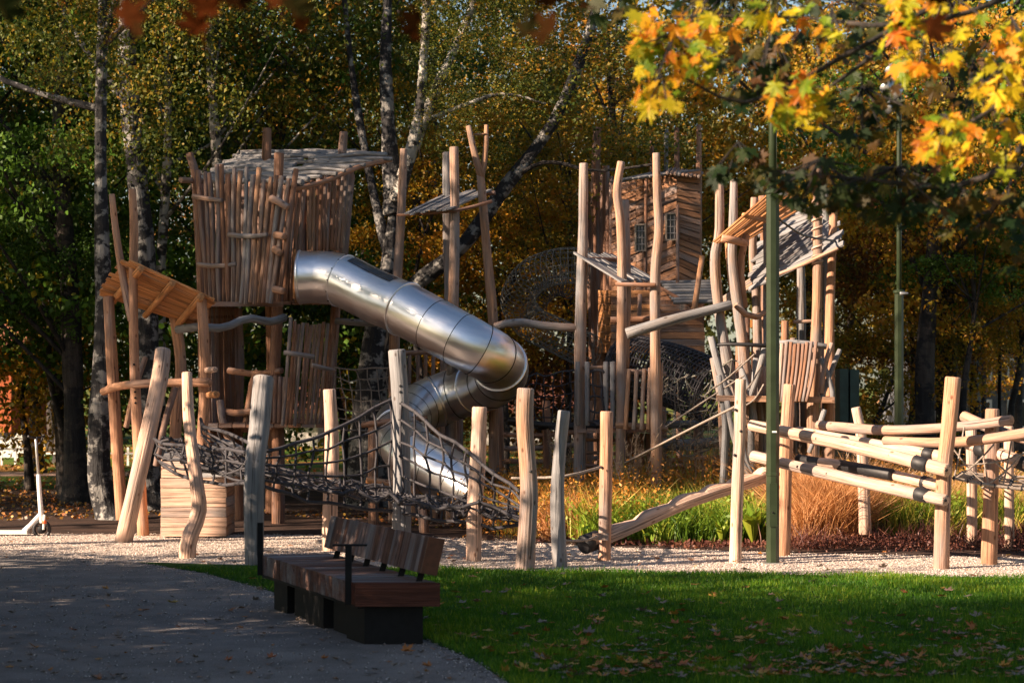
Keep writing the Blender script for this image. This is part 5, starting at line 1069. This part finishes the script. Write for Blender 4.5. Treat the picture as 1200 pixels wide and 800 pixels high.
for i in range(8):
    plog('side_log', [(691 + i * 3.6 + R.uniform(-1, 1), 200 + R.uniform(-10, 14), 34.2 - i * .12), (690 + i * 3.8, 300, 34.2 - i * .12), (693 + i * 3.4, 420, 34.2 - i * .12)], (5, 6), BRWN, t, sides=8, rings=6)
for pix, wd, m in (([(700, 150, 35), (698, 250, 35), (698, 588, 35)], (10, 12), BRWN), ([(793, 150, 35), (794, 250, 35), (796, 350, 35), (796, 588, 35)], (6, 8), BRWN), ([(819, 147, 35), (819, 240, 35), (818, 588, 35)], (6, 9), WARM), ([(781, 152, 35.5), (780, 250, 35.5)], (5, 5), GREY),
                   ([(764, 165, 34.6), (764, 210, 34.6)], (5, 5), BRWN), ([(794, 240, 32.8), (794, 352, 32.8)], (4, 4), BRWN), ([(757, 210, 32.85), (756, 350, 32.95)], (4, 4), BRWN), ([(705, 405, 33.5), (706, 590, 33.5)], (12, 13), BRWN), ([(818, 395, 32.6), (818, 592, 32.6)], (11, 12), BRWN)):
    plog('post', pix, wd, m, t, sides=10)
for i in range(10):   # top roof poles
    plog('roof_pole', [(lerp(716, 774, i / 9) , 213 - i * .9, 32.8 + R.uniform(0, .1)), (lerp(716, 774, i / 9) + 46, 203 - i * .4, 33.2)], (3, 2.6), GREY, t, sides=7, rings=4)
for i in range(9): plog('roof_pole', [(782 + i * 4.6, 203 + i * .5, 32.7), (786 + i * 4.6, 197 + i * .7, 34.2)], (4, 4), MIXD, t, sides=7, rings=3)
for k in range(9):    # lower house, front and orange side
    y0, y1 = 340 + k * 8.2, 347.6 + k * 8.2
    quadslab('wall_plank', [W(716, y1, 32.6), W(774, y1, 32.4), W(774, y0, 32.4), W(716, y0, 32.6)], Vector((0, .04, 0)), ORNG if k % 2 == 0 else TAN, t)
    if y0 > 352: quadslab('wall_plank', [W(774.6, y1, 32.4), W(lerp(780, 826, min(1, (y0 - 345) / 28)), y1, 32.4), W(lerp(780, 826, min(1, (y0 - 352) / 30)), y0, 32.4), W(774.6, y0, 32.4)], Vector((0, .04, 0)), TAN, t)
    quadslab('side_plank', [W(701, y1, 33.4), W(716, y1, 32.62), W(716, y0, 32.62), W(701, y0, 33.4)], Vector((.03, .03, 0)), ORNG, t)
box('backing', X(718, 33), X(824, 33), 32.8, 34.4, W(0, 412, 33).z, W(0, 352, 33).z, BRWN, t)
for i in range(8): plog('roof_pole', [(774 + i * 2.2, 331 + i * 3.3, 32.9 - i * .12), (840 + R.uniform(-3, 3), 330 + i * 3.3, 32.9 - i * .12)], (5, 4.5), GREY, t, sides=8, rings=4)
plog('roof_beam', [(768, 334, 32.3), (800, 352, 32.2), (812, 360, 32.2)], (4, 4), BRWN, t, sides=8); plog('post', [(823, 300, 32), (817, 340, 32), (812, 372, 32)], (6, 8), ORNG, t, sides=9)
plog('brace', [(750, 345, 32.3), (748, 412, 32.3)], (5, 5), BRWN, t, sides=8)
# dim lower storeys: horizontal logs and stringers between the towers
t = thing('log_steps', W(800, 590, 31), 'stack of horizontal grey logs and beams under the dark net tunnel', 'log steps')
for (a, b, y, w_, d_) in ((782, 850, 497, 10, 31), (770, 846, 520, 13, 30.6), (700, 850, 540, 7, 32), (782, 850, 548, 6, 30), (786, 846, 554, 5, 30.2), (575, 690, 508, 6, 33), (575, 680, 525, 6, 33), (590, 700, 540, 6, 33), (790, 850, 470, 6, 32), (730, 770, 528, 6, 31)):
    plog('log', [(a, y, d_), ((a + b) / 2, y + R.uniform(-3, 3), d_), (b, y - R.uniform(0, 5), d_)], (w_, w_), GREY if w_ > 9 else BRWN, t, sides=10)
for px in (776, 850, 640, 585, 690): plog('post', [(px, 470, 32), (px + 2, 596, 32)], (9, 10), BRWN, t, sides=9)
# ------------------------------------------------------------------ rope tunnels
def tunnel(label, pix, rpx, mat, nring, nlong, r=.008, flatn=1.0):
    P = [W(*p) for p in pix]; C = catmull(P, nring); d = pix[0][2]; rad = SZ(rpx, d); t = thing('rope_tunnel', tuple(C[0]), label, 'rope tunnel'); G_ = []
    fr = []; prev = Vector((0, 1, 0))
    for i in range(nring + 1):
        T = (C[min(i + 1, nring)] - C[max(i - 1, 0)]).normalized(); prev = (prev - T * prev.dot(T)).normalized(); fr.append((C[i], prev.copy(), T.cross(prev)))
    pt = lambda i, a: fr[i][0] + (fr[i][1] * math.cos(a) + fr[i][2] * math.sin(a)) * rad
    for i in range(nring + 1): rope('hoop', [pt(i, 2 * math.pi * k / 14) for k in range(15)], r * 1.2, mat, t, 4, 28)
    for k in range(nlong):
        a = 2 * math.pi * k / nlong; v, f, aa = tube_geo([pt(i, a + .0) for i in range(nring + 1)], r, 4, nring, cap=False); G_.append((v, f, aa))
    V, Fc, A = merge(G_); o = mk('mesh_ropes', V, Fc, mat, t, True, A); o['kind'] = 'stuff'; return t
DR = flat('green_grey_rope', (.16, .155, .13), .8, var=.3)
tunnel('upper rope net tunnel curling out from the tall grey post', [(690, 312, 31), (655, 312, 31), (622, 325, 31.3), (607, 352, 31.8), (622, 378, 32), (650, 392, 31.5), (690, 412, 31)], 21, DR, 42, 16, .0042)
tunnel('dense black net tunnel under the plank house', [(738, 428, 31), (765, 434, 30.6), (800, 444, 30.2), (840, 462, 29.8)], 36, ROPED, 30, 26, .0105)
tunnel('second loose ring of the upper rope tunnel', [(668, 338, 31.8), (650, 335, 32), (632, 350, 32.3), (628, 372, 32.6)], 12, ROPED, 16, 10, .0045)
net('hanging_net', W(776, 440, 28.3), W(864, 425, 27.2), W(846, 520, 27.6), W(780, 530, 28.3), 8, 8, 'loose grey rope net hanging under the black tunnel', .05, r=.006, mat=DR, jit=.05, kr=.012, kmat=ROPE)
# ------------------------------------------------------------------ right tower of crooked posts
t = thing('crooked_post_tower', W(900, 615, 28), 'tall tower of crooked grey posts with an orange slatted canopy and a grey pole roof', 'play tower')
TP = [([(843, 204, 27.5), (843, 270, 27.5), (838, 300, 27.5), (840, 340, 27.5), (848, 400, 27.5), (862, 470, 27.6)], (10, 15), MIXD), ([(860, 211, 27.9), (859, 270, 27.9), (858, 310, 27.9), (866, 370, 27.9), (874, 450, 27.9), (880, 622, 28)], (9, 15), MIXD),
      ([(884, 232, 28.6), (882, 300, 28.6), (886, 350, 28.6), (888, 420, 28.6), (890, 614, 28.6)], (8, 13), MIXD), ([(893, 230, 28.9), (897, 300, 28.9), (897, 400, 28.9), (898, 612, 28.9)], (9, 12), BRWN), ([(899, 260, 28.2), (900, 340, 28.2), (900, 616, 28.2)], (10, 12), GREY),
      ([(938, 292, 29.4), (939, 340, 29.4), (939, 400, 29.4), (940, 608, 29.4)], (10, 12), MIXD), ([(959, 198, 27.2), (958, 260, 27.2), (958, 330, 27.2), (956, 400, 27.2), (953, 470, 27.2), (954, 622, 27.2)], (9, 15), MIXD),
      ([(967, 225, 28.2), (968, 300, 28.2), (969, 616, 28.2)], (7, 10), GREY), ([(977, 240, 27.6), (975, 300, 27.6), (972, 400, 27.6), (973, 620, 27.6)], (9, 13), WARM), ([(853, 285, 29), (858, 340, 29), (870, 400, 29)], (7, 8), ORNG), ([(875, 275, 28), (868, 310, 28), (872, 360, 28)], (8, 9), WARM)]
for pix, wd, m in TP: plog('post', pix, wd, m, t, sides=12, wob=.08)
a0, a1, b0, b1 = W(836, 285, 27.2), W(904, 226, 27.1), W(877, 282, 28.5), W(948, 241, 28.6)
for i in range(15):
    u = i / 15; v = (i + .62) / 15; e = (a1 - a0).normalized() * R.uniform(-.03, .06); z = Vector((0, 0, R.uniform(-.01, .01)))
    quadslab('canopy_slat', [a0.lerp(b0, u) + z, a1.lerp(b1, u) + z + e, a1.lerp(b1, v) + z + e, a0.lerp(b0, v) + z], Vector((-.008, 0, .016)), ORNG, t)
plog('canopy_beam', [(846, 279, 27.2), (866, 283, 27.3), (874, 285, 27.8)], (9, 9), WARM, t, sides=10); plog('canopy_beam', [(872, 252, 27.2), (912, 262, 28.4)], (6, 6), ORNG, t, sides=8); plog('canopy_beam', [(898, 233, 27.2), (942, 247, 28.5)], (5, 5), ORNG, t, sides=8)
a0, a1, b0, b1 = W(882, 340, 27.8), W(985, 290, 27.0), W(893, 262, 29.4), W(970, 238, 29.0)
n = 15
n = 14; up = (b0 - a0).normalized()
for i in range(n):
    u = i / n; a, b = a0.lerp(b0, u), a1.lerp(b1, u); L_ = (b0 - a0).length / n * .78; ex = (b - a).normalized() * R.uniform(-.02, .09); m1, m2 = R.uniform(-.025, .025), R.uniform(-.025, .025)
    P = [a - ex, a.lerp(b, .33) + up * m1, a.lerp(b, .66) + up * m2, b + ex]; V, Fc, A = [], [], []; tk = Vector((0, .02, -.02)); o_ = R.random() * 9; nrm = (b - a).cross(up).normalized() * .022
    if nrm.z < 0: nrm = -nrm
    for q, p in enumerate(P):
        wq = L_ * R.uniform(.85, 1.1)
        for v in (p, p + up * wq, p + up * wq + nrm, p + nrm): V.append(v)
        A += [(o_, 0, q * .3), (o_, wq, q * .3), (o_ + .03, wq, q * .3), (o_ + .03, 0, q * .3)]
    for q in range(3):
        for k in range(4): Fc.append((q * 4 + k, q * 4 + (k + 1) % 4, q * 4 + 4 + (k + 1) % 4, q * 4 + 4 + k))
    Fc += [(3, 2, 1, 0), (12, 13, 14, 15)]; mk('roof_board', V, Fc, GREY, t, False, A)
plog('roof_beam', [(898, 327, 27.6), (940, 310, 27.2), (982, 291, 27)], (4.5, 4.5), WARM, t, sides=8)
for i in range(4): plog('roof_pole', [(846, 352 + i * 2 - 2, 28.6), (882, 326 + i * 3, 28.3)], (4, 4), MIXD, t, sides=7, rings=4)
V, Fc, A = [], [], []
C = catmull([W(958, 312, 27.2), W(958, 260, 27.2), W(959, 205, 27.2)], 180); P = []
for i in range(0, 150): a = i / 150 * 2 * math.pi * 9; P.append(C[i] + Vector((math.cos(a), math.sin(a), 0)) * SZ(6.0, 27.2))
rope('wrapped_rope', P, .012, PALE, t, 5, 420)
# sticks and palisade of the lower storey
for pix, wd in (([(833, 395, 27.2), (845, 440, 27.2), (862, 480, 27.3)], (8, 9)), ([(835, 420, 27.4), (845, 470, 27.3), (852, 500, 27.2)], (7, 8)), ([(842, 440, 27.1), (850, 500, 27.1), (846, 580, 27.1)], (7, 8)), ([(852, 470, 27), (862, 520, 27), (880, 560, 27)], (7, 8)), ([(897, 405, 27.2), (888, 440, 27.2), (878, 470, 27.3)], (7, 8)), ([(868, 430, 27.3), (880, 465, 27.3), (885, 500, 27.3)], (6, 7)),
                ([(866, 500, 27), (874, 540, 27), (888, 570, 27)], (6, 7)), ([(845, 470, 27.5), (848, 540, 27.5), (856, 600, 27.5)], (8, 9)), ([(870, 400, 28.4), (876, 470, 28.4), (872, 560, 28.4)], (9, 10)), ([(895, 430, 27.8), (900, 520, 27.8), (896, 600, 27.8)], (9, 9)), ([(886, 420, 27.5), (880, 520, 27.5), (884, 610, 27.5)], (8, 8)), ([(908, 480, 27.6), (915, 540, 27.6), (912, 610, 27.6)], (8, 9)), ([(975, 402, 27), (966, 430, 27), (962, 460, 27)], (6, 7)), ([(984, 410, 27.2), (972, 440, 27.1), (962, 470, 27)], (6, 6)), ([(962, 420, 27), (974, 450, 27), (976, 472, 27)], (6, 6)), ([(966, 480, 27), (958, 505, 27), (948, 530, 27)], (6, 6))):
    plog('stick', pix, wd, GREY if R.random() < .6 else MIXD, t, sides=9, wob=.1)
for i in range(9): plog('palisade_log', [(917 + i * 4.9 + R.uniform(-.6, .6), 402 + R.uniform(-2, 2), 26.9), (915 + i * 4.6 + R.uniform(-1, 1), 436, 26.9), (912 + i * 4.1, 470, 26.9)], (4.6, 4.4), BRWN if i else PALE, t, sides=8, rings=6)
plog('rail', [(912, 402, 27.0), (935, 401, 27.0), (968, 406, 27.0)], (6, 7), GREY, t, sides=9); plog('rail', [(840, 404, 27.2), (860, 403, 27.1), (898, 405, 27.1)], (4, 5), BLACK, t, sides=8); plog('rail', [(930, 377, 28), (960, 376, 28)], (4, 4), MIXD, t, sides=8)
plog('brace', [(862, 357, 27.5), (880, 372, 27.6), (896, 366, 27.8)], (8, 7), MIXD, t, sides=9)
quadslab('deck_edge', [W(840, 470, 27.05), W(978, 472, 26.95), W(978, 465, 26.95), W(840, 463, 27.05)], Vector((0, .06, 0)), MIXD, t)
for k in range(11): quadslab('deck_plank', [W(842 + k * 12.2, 464, 27.15), W(853.6 + k * 12.2, 464, 27.15), W(853 + k * 12, 464, 28.8), W(842 + k * 12, 464, 28.8)], Vector((0, 0, -.04)), BRWN, t)
for k in range(12): plog('inner_log', [(866 + k * 9, 350 + R.uniform(0, 60), 29.2), (866 + k * 9, 470, 29.2), (868 + k * 9, 605, 29.2)], (8, 9), BRWN, t, sides=8, rings=5) if k not in (5, 8) else None
for a, b, c_ in (((836, 455, 27), (856, 440, 26.9), (884, 415, 26.9)), ((780, 500, 27.4), (825, 470, 27.2), (872, 440, 27)), ((868, 462, 27), (880, 450, 27), (892, 428, 27)), ((868, 478, 27), (884, 468, 27), (895, 450, 27))):
    rope('rope', [W(*a), W(*b), W(*c_)], .010, ROPE, t)
o = link('ground_shrub', CR['bush'], (X(455, 52), 52, .5)); bpy.data.objects.remove(o)
print('objects', len(bpy.data.objects), 'tris', sum(len(m.loop_triangles) or sum(len(p.vertices) - 2 for p in m.polygons[:1]) * len(m.polygons) for m in bpy.data.meshes))
